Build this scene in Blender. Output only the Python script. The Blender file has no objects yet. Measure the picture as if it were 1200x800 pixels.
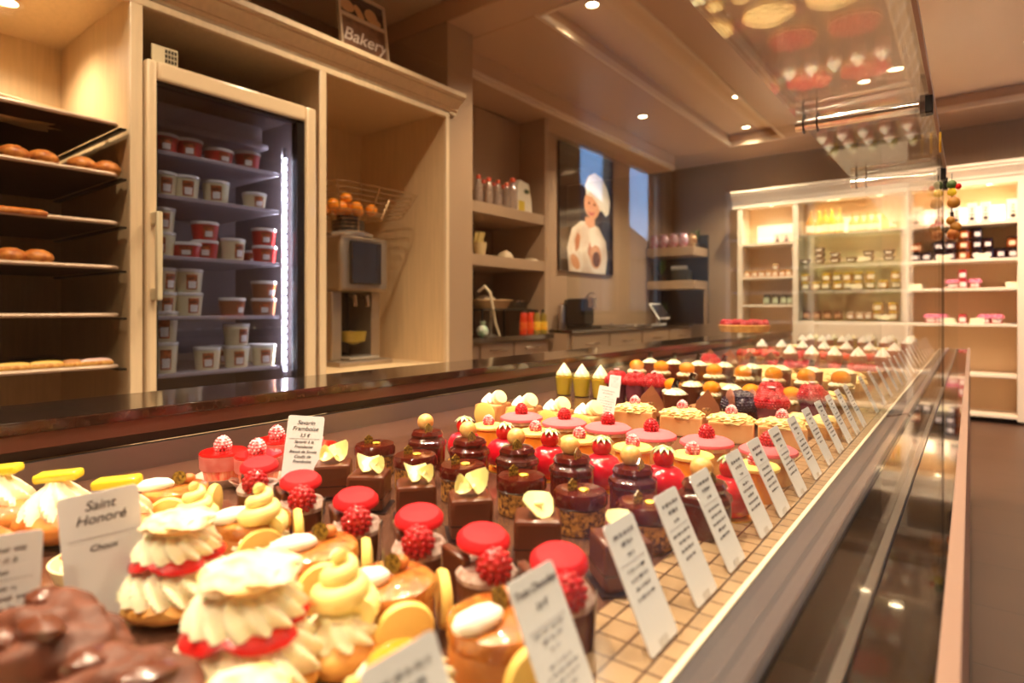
import bpy, bmesh, math, random
from mathutils import Vector, Matrix, Euler, noise
random.seed(7)
PI = math.pi
C = bpy.context.scene.collection
CZ = 1.05                                  # eye height
A = math.atan(538/700); CA = math.cos(A); SA = math.sin(A)
# ---- where a direction of sight meets real planes of the shop (all lengths in metres) ----
def on_x(px, W):                           # vertical plane X=-W -> (distance, Y)
    d = 700*W/((1138-px)*CA); return d, (d-W*SA)/CA
def on_y(px, Y):                           # vertical plane Y -> (distance, X)
    k = (1138-px)*CA/700; d = Y*CA/(1-k*SA); return d, -k*d
def zz(py, d): return CZ + (363-py)*d/700
DECK = CZ-0.23

# ================= materials =================
def lin(c): return tuple(((v/255)/12.92 if v/255 <= .04045 else ((v/255+.055)/1.055)**2.4) for v in c)
MATS = {}
def M(name, rgb=(200,200,200), rough=.5, metal=0, bump=0, bscale=60, var=0, vscale=None, coat=0, sss=0, emit=0, ergb=None, ior=1.5, spec=.5, grain=None, trans=0, rgb2=None, flat=0):
    if name in MATS: return MATS[name]
    m = bpy.data.materials.new(name); m.use_nodes = True
    nt = m.node_tree; b = nt.nodes['Principled BSDF']
    c = lin(rgb)+(1,)
    b.inputs['Base Color'].default_value = c
    b.inputs['Roughness'].default_value = rough; b.inputs['Metallic'].default_value = metal
    b.inputs['IOR'].default_value = ior; b.inputs['Coat Weight'].default_value = coat
    b.inputs['Coat Roughness'].default_value = .06
    b.inputs['Specular IOR Level'].default_value = spec
    b.inputs['Transmission Weight'].default_value = trans
    if sss:
        b.inputs['Subsurface Weight'].default_value = sss; b.inputs['Subsurface Radius'].default_value = (.01,.005,.003); b.inputs['Subsurface Scale'].default_value = .5
    if emit:
        b.inputs['Emission Color'].default_value = (lin(ergb) if ergb else lin(rgb))+(1,); b.inputs['Emission Strength'].default_value = emit
    tc = nt.nodes.new('ShaderNodeTexCoord')
    mp = nt.nodes.new('ShaderNodeMapping'); nt.links.new(tc.outputs['Object'], mp.inputs['Vector'])
    if grain: mp.inputs['Scale'].default_value = grain
    if var or rgb2:
        n = nt.nodes.new('ShaderNodeTexNoise'); n.inputs['Scale'].default_value = vscale or bscale; n.inputs['Detail'].default_value = 4
        nt.links.new(mp.outputs['Vector'], n.inputs['Vector'])
        r = nt.nodes.new('ShaderNodeValToRGB'); nt.links.new(n.outputs['Fac'], r.inputs['Fac'])
        r.color_ramp.elements[0].position = .38; r.color_ramp.elements[1].position = .62
        if rgb2: r.color_ramp.elements[0].color = lin(rgb2)+(1,); r.color_ramp.elements[1].color = c
        else:
            r.color_ramp.elements[0].color = tuple(v*(1-var) for v in c[:3])+(1,)
            r.color_ramp.elements[1].color = tuple(min(1,v*(1+var*.6)) for v in c[:3])+(1,)
        nt.links.new(r.outputs['Color'], b.inputs['Base Color'])
    if bump:
        n2 = nt.nodes.new('ShaderNodeTexNoise'); n2.inputs['Scale'].default_value = bscale; n2.inputs['Detail'].default_value = 5
        nt.links.new(mp.outputs['Vector'], n2.inputs['Vector'])
        bp = nt.nodes.new('ShaderNodeBump'); bp.inputs['Strength'].default_value = bump; bp.inputs['Distance'].default_value = .003
        nt.links.new(n2.outputs['Fac'], bp.inputs['Height']); nt.links.new(bp.outputs['Normal'], b.inputs['Normal'])
    MATS[name] = m; return m
def glass(name, tint=(255,255,255), base=.04, k=.96, power=5, body=None, bodymix=0):
    # thin clear pane: see-through with an angle dependent mirror reflection (Schlick)
    m = bpy.data.materials.new(name); m.use_nodes = True; nt = m.node_tree; nt.nodes.clear()
    out = nt.nodes.new('ShaderNodeOutputMaterial'); mix = nt.nodes.new('ShaderNodeMixShader')
    tr = nt.nodes.new('ShaderNodeBsdfTransparent'); tr.inputs['Color'].default_value = lin(tint)+(1,)
    gl = nt.nodes.new('ShaderNodeBsdfGlossy'); gl.inputs['Roughness'].default_value = 0.0; gl.inputs['Color'].default_value = (1,1,1,1)
    g = nt.nodes.new('ShaderNodeNewGeometry')
    dt = nt.nodes.new('ShaderNodeVectorMath'); dt.operation = 'DOT_PRODUCT'
    nt.links.new(g.outputs['Incoming'], dt.inputs[0]); nt.links.new(g.outputs['Normal'], dt.inputs[1])
    def mt(op, a, bb=None):
        n = nt.nodes.new('ShaderNodeMath'); n.operation = op
        for i, v in enumerate((a, bb)):
            if v is None: continue
            if isinstance(v, (int, float)): n.inputs[i].default_value = v
            else: nt.links.new(v, n.inputs[i])
        return n.outputs[0]
    f = mt('POWER', mt('SUBTRACT', 1.0, mt('ABSOLUTE', dt.outputs['Value'])), float(power))
    f = mt('ADD', mt('MULTIPLY', f, k), base)
    nt.links.new(f, mix.inputs['Fac']); nt.links.new(gl.outputs[0], mix.inputs[2])
    if body:
        df = nt.nodes.new('ShaderNodeBsdfDiffuse'); df.inputs['Color'].default_value = lin(body)+(1,)
        m2 = nt.nodes.new('ShaderNodeMixShader'); m2.inputs['Fac'].default_value = bodymix
        nt.links.new(tr.outputs[0], m2.inputs[1]); nt.links.new(df.outputs[0], m2.inputs[2]); nt.links.new(m2.outputs[0], mix.inputs[1])
    else: nt.links.new(tr.outputs[0], mix.inputs[1])
    nt.links.new(mix.outputs[0], out.inputs['Surface'])
    MATS[name] = m; return m
def grid_mat(name, rgb, line, size, width, rough=.25, square=True, bumpy=0):
    m = M(name, rgb, rough); nt = m.node_tree; b = nt.nodes['Principled BSDF']
    tc = nt.nodes.new('ShaderNodeTexCoord'); br = nt.nodes.new('ShaderNodeTexBrick')
    br.offset = 0; br.squash = 1
    br.inputs['Scale'].default_value = 1; br.inputs['Brick Width'].default_value = size; br.inputs['Row Height'].default_value = size
    br.inputs['Mortar Size'].default_value = width; br.inputs['Mortar Smooth'].default_value = .2
    c = lin(rgb)
    br.inputs['Color1'].default_value = c+(1,); br.inputs['Color2'].default_value = tuple(v*.86 for v in c)+(1,); br.inputs['Mortar'].default_value = lin(line)+(1,)
    nt.links.new(tc.outputs['Object'], br.inputs['Vector'])
    n = nt.nodes.new('ShaderNodeTexNoise'); n.inputs['Scale'].default_value = 6/size*.1; n.inputs['Detail'].default_value = 6
    nt.links.new(tc.outputs['Object'], n.inputs['Vector'])
    mx = nt.nodes.new('ShaderNodeMixRGB'); mx.blend_type = 'MULTIPLY'; mx.inputs['Fac'].default_value = .5
    nt.links.new(br.outputs['Color'], mx.inputs['Color1']); nt.links.new(n.outputs['Fac'], mx.inputs['Color2'])
    nt.links.new(mx.outputs['Color'], b.inputs['Base Color'])
    bp = nt.nodes.new('ShaderNodeBump'); bp.inputs['Strength'].default_value = .3; bp.inputs['Distance'].default_value = .002; bp.invert = True
    nt.links.new(br.outputs['Fac'], bp.inputs['Height']); nt.links.new(bp.outputs['Normal'], b.inputs['Normal'])
    return m

cream   = M('cream_lacquer', (232,206,168), .38, grain=(6,6,.6), var=.05, vscale=8)
creamd  = M('cream_panel', (226,196,152), .45, grain=(8,8,.5), var=.06, vscale=8)
cream2  = M('pale_lacquer', (243,226,204), .4)
taupe   = M('taupe_wall', (172,142,112), .6, grain=(40,40,.3), var=.06, vscale=6)
taupel  = M('taupe_lacquer', (176,146,116), .45)
ceilm   = M('ceiling_paint', (238,210,178), .35)
beamm   = M('beam_paint', (208,172,138), .4)
mould   = M('moulding_paint', (236,214,186), .35)
floorm  = grid_mat('floor_tile', (104,74,58), (74,54,42), .45, .004, .35)
granite = M('black_granite', (34,24,20), .08, var=.5, vscale=180, coat=.5, ior=1.7)
granedge= M('granite_edge', (52,28,18), .12, var=.5, vscale=90, coat=.4)
brown   = M('brown_band', (118,72,58), .22)
gapboard = M('gap_shade_and_board', (38,24,24), .3)  # shade colour of the gap behind the deck; also the brown cake boards
steel   = M('brushed_steel', (178,168,162), .3, metal=1)
steelb  = M('case_steel', (150,140,138), .33, metal=.85)
deckm   = M('brown_deck', (88,58,46), .16, coat=.4)
railm   = M('rail_metal', (74,70,74), .45, metal=.25)
railtop = M('rail_edge', (240,226,200), .3)
ledgem  = M('black_glass_ledge', (14,10,8), .02, ior=1.7, coat=.6, spec=.8)
pink    = M('rose_aluminium', (170,138,124), .35, metal=.2)
chrome  = M('chrome', (225,215,208), .08, metal=1)
darkmet = M('dark_metal', (40,34,32), .35, metal=.6)
grille  = grid_mat('grille_strip', (190,158,122), (84,58,42), .0235, .0011, .18)
black   = M('black_plastic', (18,16,16), .3)
whitep  = M('white_plastic', (236,232,226), .4)
ivory   = M('ivory_plastic', (222,206,170), .35)
cardm   = M('card_stock', (232,232,236), .45)
ink     = M('ink', (70,68,78), .6)
inkl    = M('pale_ink', (140,140,150), .6)
G_front = glass('front_glass_clear', (250,252,251), .05, .38, 5)
G_top   = glass('top_glass_clear', (248,250,249), .16, .8, 4.0)
G_pane  = glass('end_glass_clear', (250,252,251), .06, .8, 5)
G_frid  = glass('fridge_glass_clear', (225,228,236), .05, .9, 5)
G_jar   = glass('jar_glass_clear', (245,250,248), .07, .8, 4)
G_win   = glass('window_glass_clear', (240,246,250), .05, .8, 5)

# ================= mesh helpers =================
class B:
    def __init__(s): s.b = bmesh.new(); s.round = False
    def box(s, c, d, rot=None, bev=0):
        r = bmesh.ops.create_cube(s.b, size=1); v = r['verts']
        bmesh.ops.scale(s.b, vec=d, verts=v)
        if bev:
            e = list({ed for x in v for ed in x.link_edges})
            q = bmesh.ops.bevel(s.b, geom=e, offset=bev, segments=2, profile=.5, affect='EDGES')
            v = list({x for f in q['faces'] for x in f.verts} | {x for x in v if x.is_valid}); s.bevelled = True
        if rot: bmesh.ops.rotate(s.b, cent=(0,0,0), matrix=Euler(rot).to_matrix(), verts=v)
        bmesh.ops.translate(s.b, vec=c, verts=v); return s
    def bb(s, x0,x1,y0,y1,z0,z1, bev=0): return s.box(((x0+x1)/2,(y0+y1)/2,(z0+z1)/2),(abs(x1-x0),abs(y1-y0),abs(z1-z0)),bev=bev)
    def lathe(s, prof, c=(0,0,0), seg=24, wav=0, nw=0, mat=None):
        rings = []
        for (r, z) in prof:
            ring = []
            for i in range(seg):
                a = 2*PI*i/seg; rr = max(r,1e-5)*(1+wav*math.cos(nw*a))
                p = Vector((rr*math.cos(a), rr*math.sin(a), z))
                if mat: p = mat @ p
                ring.append(s.b.verts.new(p+Vector(c)))
            rings.append(ring)
        for a_, b_ in zip(rings, rings[1:]):
            for i in range(seg):
                s.b.faces.new((a_[i], a_[(i+1)%seg], b_[(i+1)%seg], b_[i]))
        if prof[0][0] > 1e-4: s.b.faces.new(rings[0][::-1])
        if prof[-1][0] > 1e-4: s.b.faces.new(rings[-1])
        return s
    def swirl(s, r, h, c=(0,0,0), n=7, turns=.5, amp=.2, seg=42, lv=12, pw=1.0, tip=.06, mat=None):
        rings = []
        for j in range(lv+1):
            t = j/lv; rad = r*max((1-t**pw), tip if j<lv else .02)
            if j == 0: rad = r*.86
            ring = []
            for i in range(seg):
                a = 2*PI*i/seg; rr = rad*(1-amp*.5+amp*.5*math.cos(n*(a+turns*2*PI*t/ n*2)))
                p = Vector((rr*math.cos(a), rr*math.sin(a), h*t))
                if mat: p = mat @ p
                ring.append(s.b.verts.new(p+Vector(c)))
            rings.append(ring)
        for a_, b_ in zip(rings, rings[1:]):
            for i in range(seg): s.b.faces.new((a_[i], a_[(i+1)%seg], b_[(i+1)%seg], b_[i]))
        s.b.faces.new(rings[0][::-1]); s.b.faces.new(rings[-1]); return s
    def sph(s, c, r, sc=(1,1,1), sub=2, nz=0, nf=30, seed=0, rot=None):
        q = bmesh.ops.create_icosphere(s.b, subdivisions=sub, radius=1); v = q['verts']
        for x in v:
            k = 1
            if nz: k += nz*noise.noise(x.co*nf + Vector((seed,seed*2,0)))
            x.co = Vector((x.co.x*r*sc[0]*k, x.co.y*r*sc[1]*k, x.co.z*r*sc[2]*k))
        if rot: bmesh.ops.rotate(s.b, cent=(0,0,0), matrix=Euler(rot).to_matrix(), verts=v)
        bmesh.ops.translate(s.b, vec=c, verts=v); return s
    def tube(s, pts, r, seg=8, close=False):
        pts = [Vector(p) for p in pts]; rings = []; n = len(pts)
        rs = r if isinstance(r, (list, tuple)) else [r]*n
        up = Vector((0,0,1)); prev = None
        for i, p in enumerate(pts):
            t = (pts[(i+1)%n]-pts[i-1]) if close else (pts[min(i+1,n-1)]-pts[max(i-1,0)])
            t.normalize()
            if prev is None:
                u = t.cross(up)
                if u.length < 1e-3: u = t.cross(Vector((1,0,0)))
            else: u = prev - t*prev.dot(t)
            u.normalize(); w = t.cross(u); prev = u
            rings.append([s.b.verts.new(p + (u*math.cos(2*PI*k/seg)+w*math.sin(2*PI*k/seg))*rs[i]) for k in range(seg)])
        prs = list(zip(rings, rings[1:])) + ([(rings[-1], rings[0])] if close else [])
        for a_, b_ in prs:
            for i in range(seg): s.b.faces.new((a_[i], a_[(i+1)%seg], b_[(i+1)%seg], b_[i]))
        if not close: s.b.faces.new(rings[0][::-1]); s.b.faces.new(rings[-1])
        return s
    def prism(s, poly, z0, z1, mat=None, c=(0,0,0)):
        lo = [Vector((x,y,z0)) for x, y in poly]; hi = [Vector((x,y,z1)) for x, y in poly]
        if mat: lo = [mat@p for p in lo]; hi = [mat@p for p in hi]
        lo = [s.b.verts.new(p+Vector(c)) for p in lo]; hi = [s.b.verts.new(p+Vector(c)) for p in hi]
        n = len(poly); s.b.faces.new(lo[::-1]); s.b.faces.new(hi)
        for i in range(n): s.b.faces.new((lo[i], lo[(i+1)%n], hi[(i+1)%n], hi[i]))
        return s
    bevelled = False
    def me(s, name, smooth=True, ang=35):
        if s.bevelled and ang == 35: ang = 20
        m = bpy.data.meshes.new(name)
        bmesh.ops.recalc_face_normals(s.b, faces=s.b.faces)
        s.b.to_mesh(m); s.b.free()
        if smooth:
            m.polygons.foreach_set('use_smooth', [True]*len(m.polygons)); m.set_sharp_from_angle(angle=math.radians(ang))
        return m
def ob(name, me, mat, parent=None, loc=(0,0,0), rot=(0,0,0), label=None):
    if isinstance(me, B): me = me.me(name)
    o = bpy.data.objects.new(name, me); C.objects.link(o)
    if not me.materials: me.materials.append(mat)
    o.location = loc; o.rotation_euler = rot
    if parent: o.parent = parent
    if label: o['label'] = label
    return o
def tag(o, label, cat, group=None, kind=None):
    label = label.replace('nearest from','nearest to').replace('nearest of','first of').replace('nearest along','first along').replace('nearest one','first one')
    o['label'] = label; o['category'] = cat
    if group: o['group'] = group
    if kind: o['kind'] = kind
    return o
def thing(name, label, cat, loc=(0,0,0), rz=0, group=None, rot=None):
    o = bpy.data.objects.new(name, None); C.objects.link(o); o.empty_display_size = .05
    o.location = loc; o.rotation_euler = rot or (0,0,rz)
    return tag(o, label, cat, group)
def struct(name, b, mat):
    o = ob(name, b, mat); o['kind'] = 'structure'; return o
class Proto:                                # meshes of one kind; make() copies the thing with all its parts
    def __init__(s, name, cat, parts): s.name, s.cat, s.parts, s.src = name, cat, parts, None
    def make(s, loc, rz, label, group=None, scale=1, rot=None):
        if s.src is None:
            e = thing(s.name, label, s.cat, loc, rz, group, rot); s.src = e
            for pt in s.parts:
                n, me, mat = pt[:3]; p = ob(n, me, mat, e)
                if len(pt) > 3 and pt[3]: p['label'] = pt[3]
                if len(pt) > 4:
                    for (n2, me2, m2) in pt[4]: ob(n2, me2, m2, p)
        else:
            e = s.src.copy(); C.objects.link(e); e.location = loc; e.rotation_euler = rot or (0,0,rz)
            tag(e, label, s.cat)
            if group: e['group'] = group
            elif 'group' in e: del e['group']
            for ch in list(s.src.children):
                c = ch.copy(); C.objects.link(c); c.parent = e
                for g in ch.children:
                    d = g.copy(); C.objects.link(d); d.parent = c
        e.scale = (scale,)*3
        return e
ORD = ['nearest','second','third','fourth','fifth','sixth','seventh','eighth','ninth','tenth','eleventh','twelfth','thirteenth','fourteenth','fifteenth','sixteenth','seventeenth','eighteenth','nineteenth','twentieth']
def text_mesh(body, size, name='lettering', font_shear=.3, align='CENTER', ext=.0002, bold=0):
    cu = bpy.data.curves.new(name, 'FONT'); cu.body = body; cu.size = size; cu.shear = font_shear
    cu.align_x = align; cu.extrude = ext; cu.space_line = .95; cu.offset = bold
    o = bpy.data.objects.new(name, cu); C.objects.link(o)
    dg = bpy.context.evaluated_depsgraph_get()
    me = bpy.data.meshes.new_from_object(o.evaluated_get(dg))
    bpy.data.objects.remove(o); bpy.data.curves.remove(cu)
    return me

# ================= ROOM =================
YB = 7.48; XR = 3.0; YF = -2.6; HC = CZ+1.96; HL = CZ+1.82
struct('floor', B().bb(-3.7,XR+.3,YF-.2,YB+.3,-.1,0), floorm)
struct('wall_left', B().bb(-3.7,-3.5,YF-.2,YB+.3,0,HC+.1).bb(-3.5,-3.1,4.3,YB,0,HC), taupe)
struct('wall_back', B().bb(-3.5,XR+.3,YB,YB+.2,0,HC+.1), taupe)
struct('wall_front', B().bb(-3.5,XR+.3,YF-.2,YF,0,HC+.1), taupe)
# right wall with two tall window openings (they mirror in the front glass)
W1 = (5.2,6.02); W2 = (6.3,7.3); WZ = (1.0,2.8)
wr = B()
wr.bb(XR,XR+.2,YF,W1[0],0,HC+.1).bb(XR,XR+.2,W1[1],W2[0],0,HC+.1).bb(XR,XR+.2,W2[1],YB,0,HC+.1)
for w in (W1,W2): wr.bb(XR,XR+.2,w[0],w[1],0,WZ[0]).bb(XR,XR+.2,w[0],w[1],WZ[1],HC+.1)
struct('wall_right', wr, taupe)
for i, w in enumerate((W1,W2)):
    o = bpy.data.objects.new('window_%d'%(i+1), None); C.objects.link(o); o['kind'] = 'structure'
    f = B(); t = .04
    f.bb(XR+.03,XR+.09,w[0],w[0]+t,WZ[0],WZ[1]).bb(XR+.03,XR+.09,w[1]-t,w[1],WZ[0],WZ[1])
    f.bb(XR+.03,XR+.09,w[0]+t,w[1]-t,WZ[0],WZ[0]+t).bb(XR+.03,XR+.09,w[0]+t,w[1]-t,WZ[1]-t,WZ[1])
    if i: f.bb(XR+.03,XR+.09,6.98,7.03,WZ[0]+t,WZ[1]-t)
    ob('window_frame', f, darkmet, o)
    ob('window_pane', B().bb(XR+.055,XR+.062,w[0]+t,w[1]-t,WZ[0]+t,WZ[1]-t), G_win, o)
struct('ceiling', B().bb(-3.7,XR+.3,YF-.2,YB+.3,HC,HC+.15), ceilm)
# ceiling: dropped borders and beams between the coffers
trims = [(-3.5,XR,2.74,3.02),(-2.79,-2.15,3.02,6.8),(-1.56,-1.27,3.02,6.8),(-3.1,XR,6.8,YB),(1.6,XR,3.02,6.8)]
for i, (x0,x1,y0,y1) in enumerate(trims): struct('trim_%d'%(i+1), B().bb(x0,x1,y0,y1,HL,HC,bev=.012), beamm)
struct('trim_6', B().bb(-3.5,-2.79,3.02,6.8,CZ+1.65,HC,bev=.008), beamm)
def frame_mould(x0,x1,y0,y1):
    b = B(); t = .03; z0 = HL-.004; z1 = HL+.05
    b.bb(x0,x0+t,y0,y1,z0,z1,.008).bb(x1-t,x1,y0,y1,z0,z1,.008).bb(x0+t,x1-t,y0,y0+t,z0,z1,.008).bb(x0+t,x1-t,y1-t,y1,z0,z1,.008)
    return b
struct('trim_7', frame_mould(-2.15,-1.56,3.02,6.8), mould)
struct('trim_8', frame_mould(-1.27,1.6,3.02,6.8), mould)
struct('trim_9', B().bb(-2.815,-2.785,3.02,6.8,CZ+1.645,CZ+1.675,.01).bb(-2.805,-2.775,3.02,6.8,CZ+1.675,CZ+1.70,.01), mould)
struct('trim_10', B().bb(-3.5,-2.62,2.74,2.98,0,HL), taupel)       # pier beside the wall cabinet
# ---- downlights ----
def spot(loc, power, size=2.2, blend=.9, col=(1,.77,.53), rad=.03, rot=(0,0,0)):
    l = bpy.data.lights.new('lamp', 'SPOT'); l.energy = power; l.spot_size = size; l.spot_blend = blend; l.color = col; l.shadow_soft_size = rad
    o = bpy.data.objects.new('lamp_light', l); C.objects.link(o); o.location = loc; o.rotation_euler = rot; return o
def area(loc, rot, sx, sy, power, col=(1,.78,.52), parent=None):
    l = bpy.data.lights.new('strip', 'AREA'); l.shape = 'RECTANGLE'; l.size = sx; l.size_y = sy; l.energy = power; l.color = col
    o = bpy.data.objects.new('strip_light', l); C.objects.link(o); o.location = loc; o.rotation_euler = rot; return o
lampm = M('lamp_glow', (255,240,215), .5, emit=14, ergb=(255,226,180))
dl_ring = B().lathe([(.052,0),(.058,-.006),(.04,-.008),(.038,0)], seg=28).me('trim_ring')
dl_disc = B().lathe([(.039,-.002),(.0,-.004)], seg=28).me('lamp_disc')
DL = Proto('ceiling_downlight', 'light', [('trim_ring', dl_ring, mould), ('lamp_disc', dl_disc, lampm)])
dls = [(-1.925,3.35,HC,'round ceiling downlight in the narrow coffer, nearest the pier',85),
       (-1.91,6.6,HC,'round ceiling downlight in the narrow coffer, farther from the pier',85),
       (-2.447,5.2,HL,'round downlight in the ceiling border close to the wall bulkhead',90)]
for x,y,z,lb,p in dls:
    DL.make((x,y,z), 0, lb); spot((x,y,z-.02), p)
for j,(x,y,z) in enumerate([(-.45,.9,HC),(-.45,2.1,HC),(-.5,4.3,HC),(.6,5.9,HC),(.7,3.9,HC),(1.0,1.2,HC),(-1.9,.6,HC),(-1.9,1.9,HC)]):
    DL.make((x,y,z), 0, 'round ceiling downlight above the shop, %s of the overhead row'%ORD[j], 'overhead downlights')
    spot((x,y,z-.02), [90,90,75,80,75,60,60,60][j])

for j,(x,y) in enumerate([(-.55,.25),(-.75,1.5),(-.55,2.9),(-1.0,-.5)]):
    DL.make((x-.35,y,HC), 0, 'ceiling downlight over the pastry case, %s from the near end'%ORD[j], 'downlights over the pastry case')
    spot((x-.35,y,HC-.02), [125,95,80,95][j], 1.6, .9)
for j,(x,y) in enumerate([(-.25,-.9),(.35,-1.3)]):  # unseen fill lamps, added to brighten the faces turned to the viewer
    DL.make((x,y,HC), 0, 'added fill downlight behind the viewer, %s one'%('nearer','farther')[j], 'added fill downlights behind the viewer')
    spot((x,y,HC-.02), 70, 1.5, .9, rot=(math.radians(38),0,.25))
for j,(x,y) in enumerate([(-1.7,5.6),(-.5,5.75),(.35,5.75),(1.9,5.6)]):
    DL.make((x,y,HC), 0, 'ceiling downlight aimed at back shelving, %s from left wall'%ORD[j], 'downlights washing the back shelving')
    spot((x,y,HC-.02), 78, 1.5, .9, rot=(math.radians(38),0,0))
# ================= OUTSIDE (seen mirrored in the front glass) =================
roofm = M('slate_roof', (60,42,36), .8); hwall = M('house_plaster', (96,62,46), .8)
h = thing('house', 'plastered house with a slate roof across the street, mirrored in the glass', 'house', (9,11,0))
ob('wall', B().bb(-1.5,3,-5,6,0,2.5), hwall, h)
ob('roof', B().prism([(-5.4,2.5),(6.4,2.5),(.5,4.15)],-1.9,3.4,mat=Matrix(((0,0,1),(1,0,0),(0,1,0))).to_4x4()), roofm, h)
ob('chimney', B().bb(-.6,-.1,-3.2,-2.7,2.6,5.0).bb(-.65,-.05,-3.25,-2.65,5.0,5.1), hwall, h)
w = bpy.data.worlds.new('dusk'); bpy.context.scene.world = w; w.use_nodes = True
nt = w.node_tree; bg = nt.nodes['Background']
tc = nt.nodes.new('ShaderNodeTexCoord'); sep = nt.nodes.new('ShaderNodeSeparateXYZ'); nt.links.new(tc.outputs['Generated'], sep.inputs[0])
rp = nt.nodes.new('ShaderNodeValToRGB'); nt.links.new(sep.outputs['Z'], rp.inputs[0])
rp.color_ramp.elements[0].position = 0; rp.color_ramp.elements[0].color = (.45,.72,1,1)
rp.color_ramp.elements[1].position = .6; rp.color_ramp.elements[1].color = (.10,.28,.9,1)
nt.links.new(rp.outputs[0], bg.inputs['Color']); bg.inputs['Strength'].default_value = 2.6

# ================= WALL CABINET (left) =================
WC = 2.6; XB = -3.44; ZB = .60
cab = thing('wall_cabinet', 'cream lacquered wall cabinet with moulded cornice holding bread rack, fridge and juicer niche', 'cabinet', (-2.6,1.2,0))
def cpart(n, b, m, lab=None): return ob(n, b, m, cab, loc=(2.6,-1.2,0), label=lab)
ystile = [(-.62,-.56),(.939,.985),(1.795,1.835),(2.709,2.738)]
for y0,y1 in ystile: cpart('stile', B().bb(-2.625,-2.60,y0,y1,0,CZ+1.235,.004), cream)
for y0,y1 in [(-.60,-.58),(.947,.977),(1.80,1.83),(2.715,2.735)]: cpart('side_panel', B().bb(XB,-2.626,y0,y1,0,CZ+1.235), creamd)
cpart('back_panel', B().bb(XB-.02,XB,-.6,2.735,0,CZ+1.26), creamd)
cpart('top_rail', B().bb(-2.625,-2.598,-.62,2.738,CZ+1.205,CZ+1.245,.004), cream)
cpart('top_panel', B().bb(XB,-2.60,-.62,2.738,CZ+1.236,CZ+1.256), creamd)
prof = [(0,0),(.022,0),(.022,.018),(.034,.028),(.034,.036),(.06,.062),(.085,.075),(.085,.085),(.105,.092),(.105,.118),(0,.118)]
mt = Matrix(((1,0,0),(0,0,1),(0,1,0))).to_4x4()
cpart('cornice', B().prism([(-2.62+x,CZ+1.235+z) for x,z in prof], -.62, 2.80, mat=mt), cream)
for (y0,y1,z) in [(-.58,.947,CZ+.735-.0),(1.83,2.715,.72)]:
    if z < 1: cpart('shelf', B().bb(XB,-2.606,y0,y1,z-.03,z,.004), creamd)
cpart('plinth', B().bb(-2.66,-2.63,-.58,2.71,0,.12), taupel)
# interior lamps
DL.make((-3.06,.66,CZ+1.236),0,'small round downlight inside the top of the bread cabinet'); spot((-3.06,.66,CZ+1.21),20,2.6)

# bread trays
traym = M('tray_metal', (206,180,156), .45, metal=.3); trayd = M('tray_underside', (58,42,34), .5, metal=.3)
tz = [.715,.518,.330,.158,-.026,-.225]
TR = [('dark baking tray in the bread cabinet, topmost and empty of buns',''),('baking tray in the bread cabinet carrying four round glazed rolls',''),('baking tray in the bread cabinet carrying one flat golden pastry',''),
      ('baking tray in the bread cabinet carrying two small brioche buns',''),('bare pale baking tray in the bread cabinet above the eclairs',''),('wire-edged baking tray in the bread cabinet carrying iced eclairs, lowest of all','')]
def rr(x0,x1,y0,y1,r=.03,n=5):
    p = []
    for cx,cy,a0 in ((x1-r,y1-r,0),(x0+r,y1-r,90),(x0+r,y0+r,180),(x1-r,y0+r,270)):
        for i in range(n+1):
            a = math.radians(a0+90*i/n); p.append((cx+r*math.cos(a), cy+r*math.sin(a)))
    return p
tray_pl = B().prism(rr(-.40,.40,-.62,.62),-.002,.002).me('tray_plate')
tray_rm = B().tube([(x,y,.006) for x,y in rr(-.398,.398,-.618,.618)], .0085, 8, True).me('tray_rim')
tray_rn = B().bb(-.4,.4,.622,.6465,-.012,-.004,.001).me('tray_runner'); tray_rn2 = B().bb(-.4,.4,-.646,-.622,-.012,-.004,.001).me('tray_runner')
TP = Proto('baking_tray','tray',[('tray_plate',tray_pl,trayd),('tray_rim',tray_rm,traym),('tray_runner',tray_rn,darkmet),('tray_runner',tray_rn2,darkmet)])
for z,(lb,_) in zip(tz,TR): TP.make((-3.03,.292,CZ+z),0,lb,'trays in the bread cabinet')
# bread goods
bun_m = M('baked_crust',(226,146,66),.45,bump=.5,bscale=60,rgb2=(180,94,34),vscale=40,coat=.3)
choux_m = M('choux_crust',(232,176,92),.5,bump=.4,bscale=80,rgb2=(200,130,50),vscale=50)
def bun_mesh(r=.05,s=0):
    b = B(); b.sph((0,0,r*.55),r,(1,1,.62),3,.06,3,s)
    for k in range(3): b.tube([(r*(.75-.2*k)*math.cos(a),r*(.75-.2*k)*math.sin(a),r*(.80+.13*k)) for a in [i*.5 for i in range(13)]],.006,6)
    return b.me('crust')
BUN = Proto('glazed_roll','bread roll',[('crust',bun_mesh(),bun_m),('base',B().lathe([(.034,0),(.043,.006),(.046,.016)],seg=20).me('base'),choux_m)])
XF = 2.672
def shelf_pt(px, z, W=XF):
    d, Y = on_x(px, W); return (-W, Y, z)
TT = CZ+.003
for i,px in enumerate((16,50,96,125)): BUN.make(shelf_pt(px,TT+tz[1]), i, 'round glazed roll on the second tray of the bread cabinet, %s from the left'%['first','second','third','fourth'][i],'glazed rolls in the bread cabinet',.98)
for i,px in enumerate((12,44)): BUN.make(shelf_pt(px,TT+tz[3]), i*2, 'small brioche roll on the fourth tray, %s of two'%['left','right'][i],'brioche rolls in the bread cabinet',.98)
d,y = on_x(18,XF)
g = thing('flat_pastry','long flat golden pastry on the third tray of the bread cabinet','pastry',(-XF,y-.02,TT+tz[2]))
ob('dough',B().box((0,0,.010),(.12,.2,.018),bev=.006),bun_m,g); ob('glaze',B().box((0,0,.021),(.1,.18,.005),bev=.002),M('amber_glaze',(222,130,40),.1,coat=.6),g)
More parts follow.
